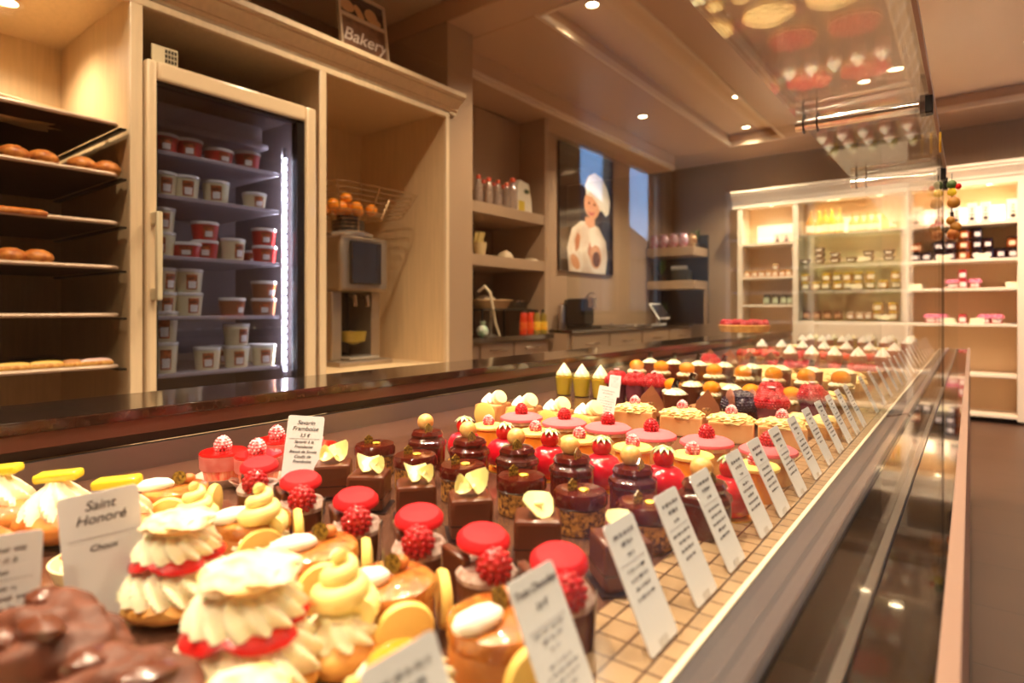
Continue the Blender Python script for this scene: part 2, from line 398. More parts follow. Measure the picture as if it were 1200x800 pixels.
icing_p = M('pale_pink_icing',(238,196,186),.25,coat=.5); icing_y = M('yellow_icing',(226,190,96),.3,coat=.4); icing_b=M('coffee_icing',(190,130,80),.25,coat=.4)
def ecl(L=.13,r=.02):
    pts = [(0,-L/2+L*i/10,r*.9) for i in range(11)]; rs = [r*math.sqrt(max(.15,1-abs(2*i/10-1)**4)) for i in range(11)]
    return B().tube(pts,rs,16).me('dough'), B().tube([(0,p[1]*.93,p[2]+r*.35) for p in pts],[q*.84 for q in rs],16).me('icing')
e1,e2 = ecl()
for i,(px,mm,lb) in enumerate([(14,icing_y,'yellow iced eclair on the lowest tray, far left'),(54,icing_y,'yellow iced eclair with brown nibs on the lowest tray'),(84,icing_b,'coffee iced eclair on the lowest tray beside the pink one'),(112,icing_p,'pale pink iced eclair at the right end of the lowest tray')]):
    g = thing('eclair',lb,'eclair',shelf_pt(px,TT+tz[5]),0,'eclairs on the lowest bread tray'); g.scale=(.9,.9 if i!=2 else .5,.9)
    ob('dough',e1,choux_m,g); o=ob('icing',e2.copy(),mm,g); o.data.materials.clear(); o.data.materials.append(mm)
# paper bag heap on the topmost tray
bagm = M('wax_paper',(236,206,160),.35,bump=.5,bscale=12)
b = B().sph((0,0,.03),.1,(1.2,2.6,.42),4,.35,2.2,3)
g = tag(ob('folded_paper_bag',b,bagm,loc=(-2.86,.64,CZ+.72)),'crumpled pale paper bag lying on the topmost bread tray','paper bag')

# ---- fridge ----
FY0,FY1 = on_x(170,WC)[1], on_x(369,WC)[1]
FT = CZ+1.0; GY0, GY1 = on_x(183,WC)[1], on_x(357,WC)[1]; GT = CZ+.925; GB=.60
fr = thing('display_fridge','tall cream framed glass door fridge stacked with ice cream tubs','fridge',(-2.6,1.39,0))
def fp(n,b,m,p=None,lab=None): return ob(n,b,m,p or fr,loc=(0,0,0) if p else (2.6,-1.39,0),label=lab)
fin = M('fridge_interior',(104,90,92),.4,metal=.1); ivf = M('fridge_frame_paint',(234,208,170),.3,coat=.3)
fp('shell',B().bb(-3.38,-2.66,FY0,FY0+.02,.0,FT).bb(-3.38,-2.66,FY1-.02,FY1,.0,FT).bb(-3.38,-2.66,FY0+.02,FY1-.02,FT-.03,FT).bb(-3.38,-3.34,FY0+.02,FY1-.02,.0,FT-.03).bb(-3.34,-2.66,FY0+.02,FY1-.02,0,.5),fin)
door = fp('door',B().bb(-2.655,-2.585,FY0,GY0,.12,FT,.012).bb(-2.655,-2.585,GY1,FY1,.12,FT,.012).bb(-2.655,-2.585,GY0,GY1,GT,FT,.012).bb(-2.655,-2.585,GY0,GY1,.12,GB,.012),ivf)
o = fp('door_gasket',B().bb(-2.652,-2.60,GY0,GY0+.006,GB,GT).bb(-2.652,-2.60,GY1-.04,GY1,GB,GT).bb(-2.652,-2.60,GY0,GY1,GT-.012,GT),black,door)
o = fp('door_pane',B().bb(-2.628,-2.622,GY0+.006,GY1-.04,GB,GT-.012),G_frid,door)
hy = on_x(180,WC)[1]-.005
hz0,hz1 = zz(352,2.4),zz(250,2.4)
fp('handle',B().bb(-2.545,-2.52,FY0+.012,FY0+.035,hz0,hz1,.006).bb(-2.586,-2.53,FY0+.012,FY0+.035,hz1-.05,hz1,.005).bb(-2.586,-2.53,FY0+.012,FY0+.035,hz0,hz0+.05,.005),ivory,door)
fsh = [.675,.490,.232,-.026,-.272]
shm = M('fridge_shelf',(176,166,172),.25,metal=.2)
for z in fsh: fp('shelf',B().bb(-3.33,-2.70,FY0+.03,GY1-.07,CZ+z-.018,CZ+z,.004),shm)
fp('cooling_duct',B().bb(-3.33,-2.85,FY0+.03,GY1-.07,CZ+.83,CZ+.93,.02).bb(-3.0,-2.80,FY0+.03,GY1-.07,CZ+.80,CZ+.83,.01),shm)
ly = on_x(334,2.69)[1]
ledm = M('led_glow',(235,240,255),.5,emit=30,ergb=(240,240,255)); b = B()
for i in range(28): b.box((-2.685,ly,CZ-.29+i*.038),(.008,.008,.022),bev=.002)
fp('led_strip',b,ledm); fp('led_channel',B().bb(-2.70,-2.69,ly-.012,ly+.012,.62,CZ+.80),shm)
o = area((-2.72,ly-.03,CZ+.25),(PI/2,0,0),.05,1.0,5,(.98,.93,.96)); o.rotation_euler=(0,PI*.5,0)
l = o; l.rotation_euler = (math.radians(90),0,math.radians(25)) 
l.data.size=.03; l.data.size_y=1.05
# tubs
lidc = M('tub_lid_clear',(226,222,216),.25); tubw = M('tub_cream',(226,214,176),.35,sss=.2); tubr = M('tub_red',(196,44,40),.3); tubb = M('tub_brown',(150,92,60),.35)
lab_m = M('tub_label',(70,30,24),.4,rgb2=(214,110,50),vscale=60); labw = M('tub_label_white',(232,228,222),.4)
def tubmesh(r,h):
    body = B().lathe([(r*.84,0),(r*.86,.004),(r,h-.008),(r,h-.006)],seg=28).me('cup')
    lid = B().lathe([(r*1.0,h-.008),(r*1.05,h-.006),(r*1.05,h+.004),(r*.98,h+.006),(r*.96,h+.002),(0,h+.002)],seg=28).me('lid')
    def patch(a0,a1,z0,z1,name,off=.001):
        b = B(); n=8; lo=[];hi=[]
        for i in range(n+1):
            a=a0+(a1-a0)*i/n
            for z,l in ((z0,lo),(z1,hi)):
                rr_=(r*(.85+.15*z/h))+off; l.append(b.b.verts.new((rr_*math.cos(a),rr_*math.sin(a),z)))
        for i in range(n): b.b.faces.new((lo[i],lo[i+1],hi[i+1],hi[i]))
        return b.me(name)
    return body,lid,patch(-.85,.0,h*.12,h*.8,'label'),patch(-.7,-.12,h*.18,h*.5,'label_panel',.0022)
PT = {}
for key,(mm,r,h_) in {'cream':(tubw,.052,.088),'red':(tubr,.052,.07),'flat':(tubw,.05,.065),'brown':(tubb,.053,.07),'tall':(tubw,.05,.115),'redlow':(tubr,.058,.055)}.items():
    a,b_,c_,d_ = tubmesh(r,h_); PT[key]=(Proto('ice_cream_tub','tub',[('cup',a,mm),('lid',b_,lidc),('label',c_,lab_m,None,[('label_panel',d_,labw)])]),h_)
names = ['topmost','second','third','fourth','lowest']
rows = [ # shelf index, [(px, kind, level)]
 (0,[(192,'red',0),(221,'red',0),(256,'redlow',0),(290,'red',0)]),
 (1,[(190,'cream',0),(217,'cream',0),(253,'cream',0),(298,'flat',0)]),
 (2,[(188,'cream',0),(188,'cream',1),(218,'redlow',0),(240,'red',0),(240,'red',1),(272,'cream',0),(310,'red',0),(309,'red',1)]),
 (3,[(190,'cream',0),(190,'cream',1),(221,'cream',0),(221,'cream',1),(272,'brown',0),(309,'brown',0),(309,'brown',1)]),
 (4,[(192,'tall',0),(192,'tall',1),(243,'cream',0),(277,'cream',0),(277,'cream',1),(309,'cream',0)])]
cn = {'cream':'cream coloured','red':'red','flat':'low cream','brown':'caramel brown','tall':'tall white','redlow':'wide low red'}
placed = []
for si,lst in rows:
    for k,(px,key,lv) in enumerate(lst):
        d,y = on_x(px,2.78); z = CZ+fsh[si]+.0
        if lv: z += (PT[key][1]+.007)*1.1
        pos = ['first','second','third','fourth','fifth','sixth','seventh','eighth'][sorted({p for p,_,_ in lst}).index(px)]
        e=PT[key][0].make((-2.78,y,z),.35+random.uniform(-.4,.4),'%s tub on the %s fridge shelf, %s from the left%s'%(cn[key],names[si],pos,', stacked on another' if lv else (', under another' if any(p==px and l2 for p,_,l2 in lst) else '')),'ice cream tubs in the fridge',1.1)
# second row in the back
for si,px,key in [(2,262,'cream'),(2,292,'red'),(4,258,'cream'),(4,300,'cream'),(0,236,'red')]:
    d,y = on_x(px,3.0); PT[key][0].make((-3.0,y,CZ+fsh[si]),.3,'%s tub at the back of the %s fridge shelf, %s'%(cn[key],names[si],'towards the left' if px<275 else 'towards the right'),'ice cream tubs at the back of the fridge')
# small vent panel above fridge
g = thing('vent_grille','small cream vent grille standing above the fridge','vent',(-2.62,on_x(193,2.62)[1],FT))
ob('panel',B().bb(-.004,.004,-.05,.05,0,.075,.002),ivory,g)
b=B()
for i in range(4):
    for j in range(3): b.bb(.0042,.006,.0+.012*i,.008+.012*i,.012+.02*j,.026+.02*j)
ob('slot',b,darkmet,g)

# ---- bakery sign on the cornice ----
d,y0 = on_x(404,2.56); d1,y1 = on_x(463,2.56)
sg = thing('bakery_sign','framed Bakery sign with bread picture leaning on top of the cornice','sign',(-2.60,(y0+y1)/2,CZ+1.354),rot=(0,math.radians(-8),0))
wd = (y1-y0)*.95; hg=.36
fr_m = M('sign_frame',(206,184,158),.4); sgd = M('sign_dark',(46,30,28),.5); sgb = M('sign_brown',(126,88,66),.5,var=.3,vscale=20)
ob('frame',B().bb(-.01,.012,-wd/2,-wd/2+.014,0,hg).bb(-.01,.012,wd/2-.014,wd/2,0,hg).bb(-.01,.012,-wd/2,wd/2,0,.014).bb(-.01,.012,-wd/2,wd/2,hg-.014,hg).bb(-.008,.010,-wd/2,wd/2,.205,.225),fr_m,sg)
ob('picture',B().bb(-.008,.002,-wd/2+.01,wd/2-.01,.22,hg-.01),sgd,sg); ob('text_panel',B().bb(-.008,.002,-wd/2+.01,wd/2-.01,.01,.21),sgb,sg)
b = B()
for (cy,cz,ry,rz_,t) in [(-.1,.27,.05,.035,0),(-.02,.255,.022,.05,.6),(.06,.27,.045,.04,0),(.09,.245,.04,.02,0)]:
    b.sph((.003,cy,cz),1,(.004,ry,rz_),2,rot=(t,0,0))
ob('loaf_picture',b,M('loaf_tan',(206,160,116),.5),sg)
me = text_mesh('Bakery',.104,font_shear=.35,bold=.001)
ob('lettering',me,M('sign_letter',(240,226,214),.4),sg,loc=(.004,0,.075),rot=(PI/2,0,PI/2))

# ---- orange juicer ----
jx=-2.98; d,jy = on_x(424,2.9); jz=.72
ju = thing('orange_juicer','steel orange juicing machine with wire basket in the cabinet niche','juicer',(jx,jy,jz))
jst=M('juicer_steel',(176,160,140),.32,metal=.7); smoke=M('smoked_cover',(46,40,40),.12,coat=.6)
ztop = CZ+.44-jz; zmid = CZ+.11-jz
ob('housing',B().bb(-.26,.10,-.17,.19,zmid,ztop,.02),jst,ju)
ob('housing_cap',B().lathe([(.15,0),(.15,.02),(.12,.03),(0,.03)],(-.05,0,ztop),28),M('juicer_cap',(200,190,178),.25,metal=.5),ju)
ob('front_cover',B().bb(.10,.125,-.11,.12,zmid+.04,ztop-.03,.012),smoke,ju)
ob('column',B().bb(-.24,.02,-.17,-.10,.03,zmid,.006),jst,ju); ob('column',B().bb(-.24,.02,.12,.19,.03,zmid,.006),jst,ju)
ob('back_plate',B().bb(-.26,-.2,-.11,.13,.03,zmid),smoke,ju)
ob('base_tray',B().bb(-.26,.12,-.19,.21,0,.03,.008),jst,ju)
ob('drip_shelf',B().bb(-.2,.1,-.10,.12,.035,.05,.004),M('drip',(190,182,170),.25,metal=.5),ju)
ob('tap',B().tube([(.0,-.03,zmid-.02),(.05,-.03,zmid-.03),(.06,-.03,zmid-.09)],.012,10).tube([(.0,.06,zmid-.02),(.05,.06,zmid-.03),(.06,.06,zmid-.09)],.012,10),chrome,ju)
ob('feed_carousel',B().lathe([(.09,0),(.10,.02),(.10,.07),(.07,.075),(.07,.10),(.02,.10)],(-.05,0,ztop+.03),24),smoke,ju)
ob('juice_bowl',B().lathe([(.02,0),(.07,.02),(.08,.08),(.075,.08),(.06,.02)],(.0,.0,.12),20),M('juice_yellow',(150,126,50),.2),ju)
wire=M('wire',(196,168,130),.25,metal=.9); b=B(); bz=ztop+.13
pts=lambda r,z:[(-.02+r*1.0*x,-.0+r*1.15*y_,z) for x,y_ in rr(-1,1,-1,1,.35,4)]
for k in range(6): b.tube(pts(.22+.012*k,bz+.028*k),.0022,5,True)
for (sx,sy) in ((1,1),(1,-1),(-1,1),(-1,-1),(1,0),(-1,0),(0,1),(0,-1)):
    b.tube([(-.02+sx*.20,sy*.23,bz),(-.02+sx*.265,sy*.30,bz+.145)],.0026,5)
for k in range(7): b.tube([(-.22+.07*k,-.22,bz-.002-.03*0),(-.22+.07*k,.22,bz-.002)],.0018,5)
for k in range(4): b.tube([(-.05+.1*math.cos(t),.1*math.sin(t),bz-.025*k-.02) for t in [i*PI/8 for i in range(16)]],.0018,5,True)
b.tube([(.05,0,bz),(.05,0,ztop+.03)],.003,5)
ob('wire_basket',b,wire,ju)
orm=M('orange_peel',(240,140,16),.4,bump=.25,bscale=150,sss=.15)
OR=Proto('orange','orange',[('peel',B().sph((0,0,.036),.036,sub=3).me('peel'),orm),('stem_scar',B().lathe([(.004,.0715),(0,.073)],seg=8).me('stem_scar'),M('stem_green',(90,90,30),.6))])
oz=jz+bz+.002
for i,(dx,dy,dz) in enumerate(sorted([(.06,-.19,0),(.03,-.11,0),(.08,-.04,0),(-.02,-.03,0),(.07,.08,0),(-.03,.06,0),(-.10,-.12,0),(-.1,-.03,0),(.02,-.07,.055)],key=lambda q:q[1]-.3*q[0])):
    OR.make((jx+dx,jy+dy,oz+dz),i,'whole orange in the wire juicer basket, %s from the left'%ORD[i].replace('nearest','first'),'oranges in the juicer basket')

# ================= NICHE with bottle shelves =================
NY0,NY1=3.0,4.3
nch = thing('niche_shelving','taupe lacquered open niche shelving with thick boards and drawers','shelving',(-3.1,3.6,0))
def npt(n,b,m,lab=None): return ob(n,b,m,nch,loc=(3.1,-3.6,0),label=lab)
sz=[CZ+.81,CZ+.415]
for z in sz: npt('shelf',B().bb(-3.48,-2.9,2.985,NY1-.07,z-.085,z,.003),taupel)
npt('side_panel',B().bb(-3.48,-2.9,NY1-.065,NY1-.01,0,CZ+1.645),taupel)
npt('divider',B().bb(-3.48,-3.3,3.72,3.78,CZ-.2,CZ+.32),M('dark_brown_panel',(60,34,24),.5))
npt('divider',B().bb(-3.48,-3.3,3.72,3.78,CZ+.42,CZ+.72),MATS['dark_brown_panel'])
npt('cupboard_door',B().bb(-3.48,-3.16,3.60,NY1-.07,CZ+.96,CZ+1.64,.004),taupel)
npt('counter',B().bb(-3.48,-2.84,2.985,NY1-.01,CZ-.245,CZ-.205,.004),granite)
npt('drawer_case',B().bb(-3.48,-2.92,2.985,NY1-.01,0,CZ-.25),taupel)
for (a,b_) in ((3.0,3.36),(3.38,3.78),(3.80,4.26)):
    dr=npt('drawer',B().bb(-2.915,-2.89,a,b_,CZ-.43,CZ-.255,.004),taupel)
    ob('handle',B().tube([(-2.89,(a+b_)/2-.09,CZ-.31),(-2.865,(a+b_)/2-.08,CZ-.31),(-2.865,(a+b_)/2+.08,CZ-.31),(-2.89,(a+b_)/2+.09,CZ-.31)],.007,8),chrome,dr)
# juice bottles with orange caps
capo=M('orange_cap',(226,84,30),.35)
bp=[(.026,0),(.03,.004),(.03,.09),(.027,.10),(.03,.11),(.028,.135),(.014,.165),(.013,.178)]
bot=B().lathe(bp,seg=18).me('bottle_body'); botc=B().lathe([(.017,.176),(.017,.200),(.015,.203),(0,.203)],seg=18).me('cap')
clearb=glass('bottle_clear',(240,230,220),.2,.8,2.5,body=(236,214,196),bodymix=.3)
BO=Proto('plastic_bottle','bottle',[('bottle_body',bot,clearb),('cap',botc,capo)])
k=0
for px,W in [(561,3.0),(567,3.08),(573,3.0),(579,3.08),(584,3.0),(590,3.08),(594,3.0)]:
    d,y=on_x(px,W); BO.make((-W,y,sz[0]),0,'empty clear bottle with orange cap on the upper niche shelf, %s from the pier'%ORD[k],'orange capped bottles in the niche',1.12); k+=1
d,y=on_x(601,2.96); BO.make((-2.96,y,sz[0]),0,'largest empty clear bottle with orange cap, beside the white box in the niche',None,1.3)
d,y=on_x(612,2.97)
g=thing('standing_white_box','white tapered box with dark oval emblem and yellow patch on the upper niche shelf','box',(-2.97,y,sz[0]),0)
mt2=Matrix(((0,0,1),(1,0,0),(0,1,0))).to_4x4()
ob('box_body',B().prism([(-.1,0),(.1,0),(.085,.12),(.05,.24),(-.07,.26),(-.1,.2)],-.05,.03,mat=mt2),M('box_white',(232,222,200),.4),g)
ob('emblem',B().sph((.031,.02,.175),1,(.003,.042,.022),2),M('emblem_green',(50,70,40),.4),g); ob('emblem_ring',B().tube([(.034,.02+.036*math.cos(t),.175+.017*math.sin(t)) for t in [i*PI/10 for i in range(20)]],.0022,5,True),M('emblem_ring',(200,190,140),.4),g)
ob('yellow_patch',B().bb(.030,.033,-.09,-.01,.01,.09,.001),M('patch_yellow',(220,190,60),.4),g)
# middle shelf: potted folded napkins, bowls
d,y=on_x(562,3.0); g=thing('napkin_pot','small cream pot of folded yellow cloths on the middle niche shelf','pot',(-3.0,y,sz[1]))
ob('pot',B().lathe([(.04,0),(.055,.10),(.05,.10),(.04,.02)],seg=20),M('pot_cream',(214,190,140),.5),g)
b=B()
for k in range(7): b.box((.02*math.cos(k),.025*math.sin(k*1.7),.13),(.008,.03,.10),rot=(.25*math.sin(k*2),.3*math.cos(k),k))
ob('folded_cloth',b,M('cloth_yellow',(224,196,120),.7),g)
for px,lb in ((592,'upturned pale bowl on the middle niche shelf beside the cloth pot'),(622,'flat pale dish on the middle niche shelf')):
    d,y=on_x(px,3.0); g=thing('bowl',lb,'bowl',(-3.0,y,sz[1])); s=1 if px<600 else .5
    ob('bowl_body',B().lathe([(.07,0),(.066,.02*s),(.045,.05*s),(.02,.058*s),(0,.058*s)],seg=24),M('bowl_pale',(200,176,140),.4),g); ob('foot_ring',B().lathe([(.022,.056*s),(.022,.066*s),(.018,.066*s),(.018,.056*s)],seg=20),MATS['bowl_pale'],g)
# under-shelf: basket on cake stand, glass stand, juice bottles
CTZ=CZ-.205
d,y=on_x(577,3.05)
g=thing('serving_rack','low dark rack with one shelf on the niche counter','rack',(-3.12,y+.12,CTZ))
ob('rack_shelf',B().bb(-.18,.12,-.30,.34,.20,.215),black,g)
for sx in (-.16,.10):
    for sy in (-.28,.32): ob('leg',B().bb(sx-.008,sx+.008,sy-.008,sy+.008,0,.2),black,g)
g=thing('wicker_basket','long pale wicker basket with white cloth on the rack in the niche','basket',(-3.10,y+.05,CTZ+.216))
bm_=M('wicker',(196,156,104),.7,bump=.9,bscale=60,grain=(1,1,4))
ob('basket_body',B().lathe([(.09,0),(.115,.06),(.12,.065),(.11,.062),(.085,.01)],seg=28,mat=Matrix.Diagonal((1,1.9,1,1))),bm_,g)
ob('basket_rim',B().tube([(.12*math.cos(t),.228*math.sin(t),.066) for t in [i*PI/14 for i in range(28)]],.008,6,True),bm_,g)
ob('cloth',B().sph((.0,-.08,.07),.07,(1,1.3,.5),3,.4,3,2),M('cloth_white',(226,206,172),.7),g)
ribbon=B()
d2,y2=on_x(577,2.84)
for k in range(14):
    t=k/13
g=tag(ob('ribbon',B().tube([(.0,-.02,.335),(.05,0,.375),(.09,.01,.33),(.10,.03,.22),(.10,.06,.10),(.11,.10,0)],[.012,.014,.012,.010,.009,.008],6),M('ribbon_cream',(228,206,170),.5),loc=(-2.96,y2+.0,CTZ+.006)),'cream ribbon curling down from the basket to the niche counter','ribbon')
d,y=on_x(576,2.93); g=thing('glass_cake_stand','small clear glass cake stand on the niche counter','cake stand',(-2.92,y-.02,CTZ))
gm=glass('stand_glass',(230,225,215),.15,.8,3,body=(210,200,180),bodymix=.15)
ob('plate',B().lathe([(.0,.20),(.09,.20),(.10,.208),(.0,.206)],seg=28),gm,g); ob('stem',B().lathe([(.05,0),(.045,.008),(.012,.02),(.01,.2)],seg=16),gm,g)
d,y=on_x(562,2.93); g=thing('paper_gift_bag','small green and white striped paper bag at the left of the niche counter','bag',(-2.9,y,CTZ))
ob('bag_body',B().sph((0,0,.045),.045,(1,1,1),3,.2,3,5),M('mint',(150,196,160),.6,rgb2=(230,226,210),vscale=14),g); ob('bag_tie',B().lathe([(.012,.085),(.025,.12),(.02,.118),(.008,.088)],seg=12),M('mint2',(190,210,180),.6),g)
jb=B().lathe([(.026,0),(.029,.004),(.029,.10),(.024,.12),(.026,.135),(.014,.165)],seg=18).me('bottle_body')
jc=B().lathe([(.016,.164),(.016,.185),(0,.187)],seg=14).me('cap'); jl=B().lathe([(.0295,.03),(.0298,.03),(.0298,.095),(.0295,.095)],seg=18).me('label')
for nm,cc,lc in (('red',(214,60,24),(240,110,40)),('yellow',(240,160,30),(250,210,70))):
    m1=M('juice_'+nm,cc,.15,coat=.5); P=Proto('juice_bottle','juice bottle',[('bottle_body',jb.copy(),m1),('cap',jc.copy(),black),('label',jl.copy(),M('jlabel_'+nm,lc,.3,rgb2=cc,vscale=40))])
    k=0
    for px,W in ([(613,2.92),(615,3.02),(621,2.92),(624,3.02)] if nm=='red' else [(629,2.92),(633,3.02),(637,2.92)]):
        d,y=on_x(px,W); P.make((-W,y,CTZ),0,'%s juice bottle with black cap on the niche counter, %s from the pier'%(nm,ORD[k]),nm+' juice bottles on the niche counter',1.12); k+=1
for i,px in enumerate((606,614)):
    d,y=on_x(px,3.12); g=thing('preserving_jar','small clear jar with shiny lid on the rack, %s of two'%('left','right')[i],'jar',(-3.12,y,CTZ+.216),0,'clear jars in the niche')
    ob('jar_body',B().lathe([(.03,0),(.032,.005),(.032,.05),(.026,.06)],seg=18),G_jar,g); ob('lid',B().lathe([(.028,.058),(.028,.072),(0,.073)],seg=18),chrome,g)

# ================= POSTER =================
PX=-3.085; d,py0=on_x(655,3.085); d1,py1=on_x(718,3.085); pz0=CZ+.375; pz1=CZ+1.60
ps=thing('wall_poster','tall dark wall poster of a smiling child in white chef hat and coat','poster',(PX-.012,(py0+py1)/2,(pz0+pz1)/2))
ph=(pz1-pz0); pw=(py1-py0)
ob('poster_board',B().bb(0,.02,-pw/2,pw/2,-ph/2,ph/2,.002),M('poster_dark',(34,20,14),.12,coat=.5),ps)
def flat(name,poly,mat,depth):             # polygon printed on the poster; u,v in 0..1 of the sheet, v down
    pts=[((u-.5)*pw,(.5-v)*ph) for u,v in poly]
    return ob(name,B().prism(pts,.0205,.0205+depth,mat=mt2).me(name,False),mat,ps)
def ell(cx,cy,rx,ry,n=24,rot=0): 
    return [(cx+rx*math.cos(a)*math.cos(rot)-ry*math.sin(a)*math.sin(rot),cy+rx*math.cos(a)*math.sin(rot)+ry*math.sin(a)*math.cos(rot)) for a in [2*PI*i/n for i in range(n)]]
pwm=M('print_white',(240,226,208),.2,coat=.4,rgb2=(214,190,168),vscale=4); psk=M('print_skin',(214,150,110),.2,coat=.4); pdk=M('print_brown',(96,44,20),.2,coat=.4); plt=M('print_hat',(250,240,222),.2,coat=.4)
flat('printed_coat',[(.16,1.0),(.12,.82),(.20,.66),(.36,.585),(.52,.575),(.70,.61),(.84,.72),(.87,.86),(.83,1.0)],pwm,.0004)
flat('printed_neck',[(.44,.54),(.62,.54),(.62,.605),(.52,.63),(.44,.60)],psk,.0008)
flat('printed_face',ell(.57,.43,.15,.115,28),psk,.0012)
flat('printed_hat',[(.46,.36),(.44,.28),(.50,.20),(.62,.155),(.76,.18),(.87,.26),(.93,.37),(.90,.47),(.84,.50),(.76,.46),(.70,.39),(.60,.345),(.52,.345)],plt,.0018)
flat('printed_hat_band',[(.46,.36),(.52,.325),(.62,.325),(.72,.37),(.77,.44),(.73,.47),(.66,.40),(.57,.365)],pwm,.0024)
flat('printed_eye',ell(.51,.42,.02,.011,12),pdk,.0018); flat('printed_eye',ell(.61,.425,.02,.011,12),pdk,.0018)
flat('printed_nose',[(.55,.43),(.575,.465),(.535,.466)],M('print_skin_dark',(180,110,76),.3),.0016)
flat('printed_mouth',[(.49,.485),(.56,.50),(.62,.482),(.60,.508),(.55,.520),(.51,.508)],M('print_lip',(160,50,40),.3),.0018)
flat('printed_hand',ell(.26,.92,.09,.05,16,.5),psk,.0012); flat('printed_hand',ell(.64,.86,.11,.10,18),psk,.0012)
flat('printed_cake',ell(.65,.88,.075,.065,14),pdk,.0018)
flat('printed_stain',[(.30,.68),(.35,.71),(.33,.80),(.27,.84),(.25,.75)],M('print_stain',(190,110,70),.3),.001)
flat('printed_stain',[(.52,.74),(.56,.79),(.53,.88),(.48,.84)],MATS['print_stain'],.001)

# ================= second wall counter =================
c2=thing('wall_counter','long black topped wall counter with taupe drawers below the poster','counter',(-3.1,5.6,0))
ob('counter_top',B().bb(-3.09,-2.68,4.32,7.12,CZ-.20,CZ-.172,.004),granite,c2,loc=(3.1,-5.6,0))
ob('cupboard',B().bb(-3.09,-2.72,4.32,7.12,0,CZ-.202),taupel,c2,loc=(3.1,-5.6,0))
for (a,b_) in ((4.36,5.0),(5.03,5.7),(5.73,6.4),(6.43,7.08)):
    dr=ob('drawer',B().bb(-2.715,-2.695,a,b_,CZ-.43,CZ-.22,.004),taupel,c2,loc=(3.1,-5.6,0)); ob('handle',B().tube([(-2.695,(a+b_)/2-.1,CZ-.30),(-2.67,(a+b_)/2-.09,CZ-.30),(-2.67,(a+b_)/2+.09,CZ-.30),(-2.695,(a+b_)/2+.1,CZ-.30)],.007,8),chrome,dr)
K2=CZ-.172
d,y=on_x(684,2.88); em=thing('espresso_machine','black capsule coffee machine on the wall counter below the poster','coffee machine',(-2.88,y,K2))
ob('machine_body',B().bb(-.13,.06,-.10,.10,.03,.28,.02),black,em); ob('brew_head',B().bb(.06,.12,-.05,.05,.18,.29,.012),chrome,em)
ob('drip_tray',B().bb(-.13,.14,-.10,.10,0,.03,.008),black,em); ob('lever',B().tube([(.02,0,.28),(.07,0,.33),(.12,0,.33)],.01,8),chrome,em); ob('water_tank',B().bb(-.17,-.132,-.08,.08,.02,.27,.01),glass('tank_smoke',(120,110,105),.1,.8,4),em)
g=thing('metal_shaker','tall steel canister standing behind the coffee machine','canister',(-2.98,y+.06,K2)); g.location=(-3.04,y-.13,K2)
ob('canister_body',B().lathe([(.035,0),(.035,.20),(.025,.22)],seg=18),steel,g); ob('lid',B().lathe([(.026,.219),(.02,.235),(0,.24)],seg=18),chrome,g)
for i,px in enumerate((722,742)):
    d,y=on_x(px,2.85); g=thing('serving_tray','flat pale serving tray on the wall counter, %s one'%('nearer','farther')[i],'tray',(-2.87,y,K2),0,'serving trays on the wall counter')
    ob('tray_plate',B().prism(rr(-.13,.13,-.16,.16,.03),0.0,.006),M('tray_pale',(214,196,170),.3),g); ob('tray_rim',B().tube([(x,yy,.012) for x,yy in rr(-.13,.13,-.16,.16,.03)],.006,6,True),steel,g)
    if i==0: tag(ob('round_lid',B().lathe([(.08,0),(.08,.012),(.01,.02),(.01,.04),(0,.04)],seg=24),steel,loc=(-2.9,y+.0,K2+.007)),'round steel lid lying on the nearer serving tray','lid')
# till tablet
d,y=on_x(818,2.3)
# corner shelf tower
ts=thing('corner_shelf_unit','dark corner shelf unit with two thick taupe boards of snacks and plants','shelving',(-2.83,6.95,0))
def tpn(n,b,m): return ob(n,b,m,ts,loc=(2.83,-6.95,0))
tpn('back_panel',B().bb(-3.09,-2.5,7.10,7.13,CZ-.17,CZ+.9),M('dark_back',(30,22,20),.3,coat=.3))
for z in (CZ+.73,CZ+.34): tpn('shelf',B().bb(-3.09,-2.5,6.66,7.10,z-.10,z,.004),taupel)
tpn('side_panel',B().bb(-2.515,-2.5,7.0,7.10,CZ-.17,CZ+.24),taupel)
sn1=M('snack_foil_pink',(214,120,150),.25,metal=.4,rgb2=(220,210,220),vscale=18); sn2=M('snack_foil_gold',(220,196,150),.25,metal=.4,rgb2=(160,90,50),vscale=18)
def bagmesh():
    b=B(); b.sph((0,0,.08),.08,(.35,.75,1),3,.12,2,4); return b.me('foil_bag'), B().bb(-.003,.003,-.05,.05,.148,.17).me('crimped_seal')
ba,bb2=bagmesh(); 
for nm,mm in (('pink',sn1),('gold',sn2)):
    P=Proto('snack_bag','bag',[('foil_bag',ba.copy(),mm),('crimped_seal',bb2.copy(),mm)])
    for i in range(4):
        x=-3.02+.12*i+(.06 if nm=='gold' else 0); P.make((x,6.74 if nm=='pink' else 6.85,CZ+.73),-PI/2+.3*math.sin(i*3),'%s foil snack bag on the upper corner shelf, %s from the wall'%(nm,ORD[i]),nm+' snack bags on the corner shelf')
leafm=M('plant_leaf',(70,96,40),.5); potm=M('plant_pot',(60,44,36),.6)
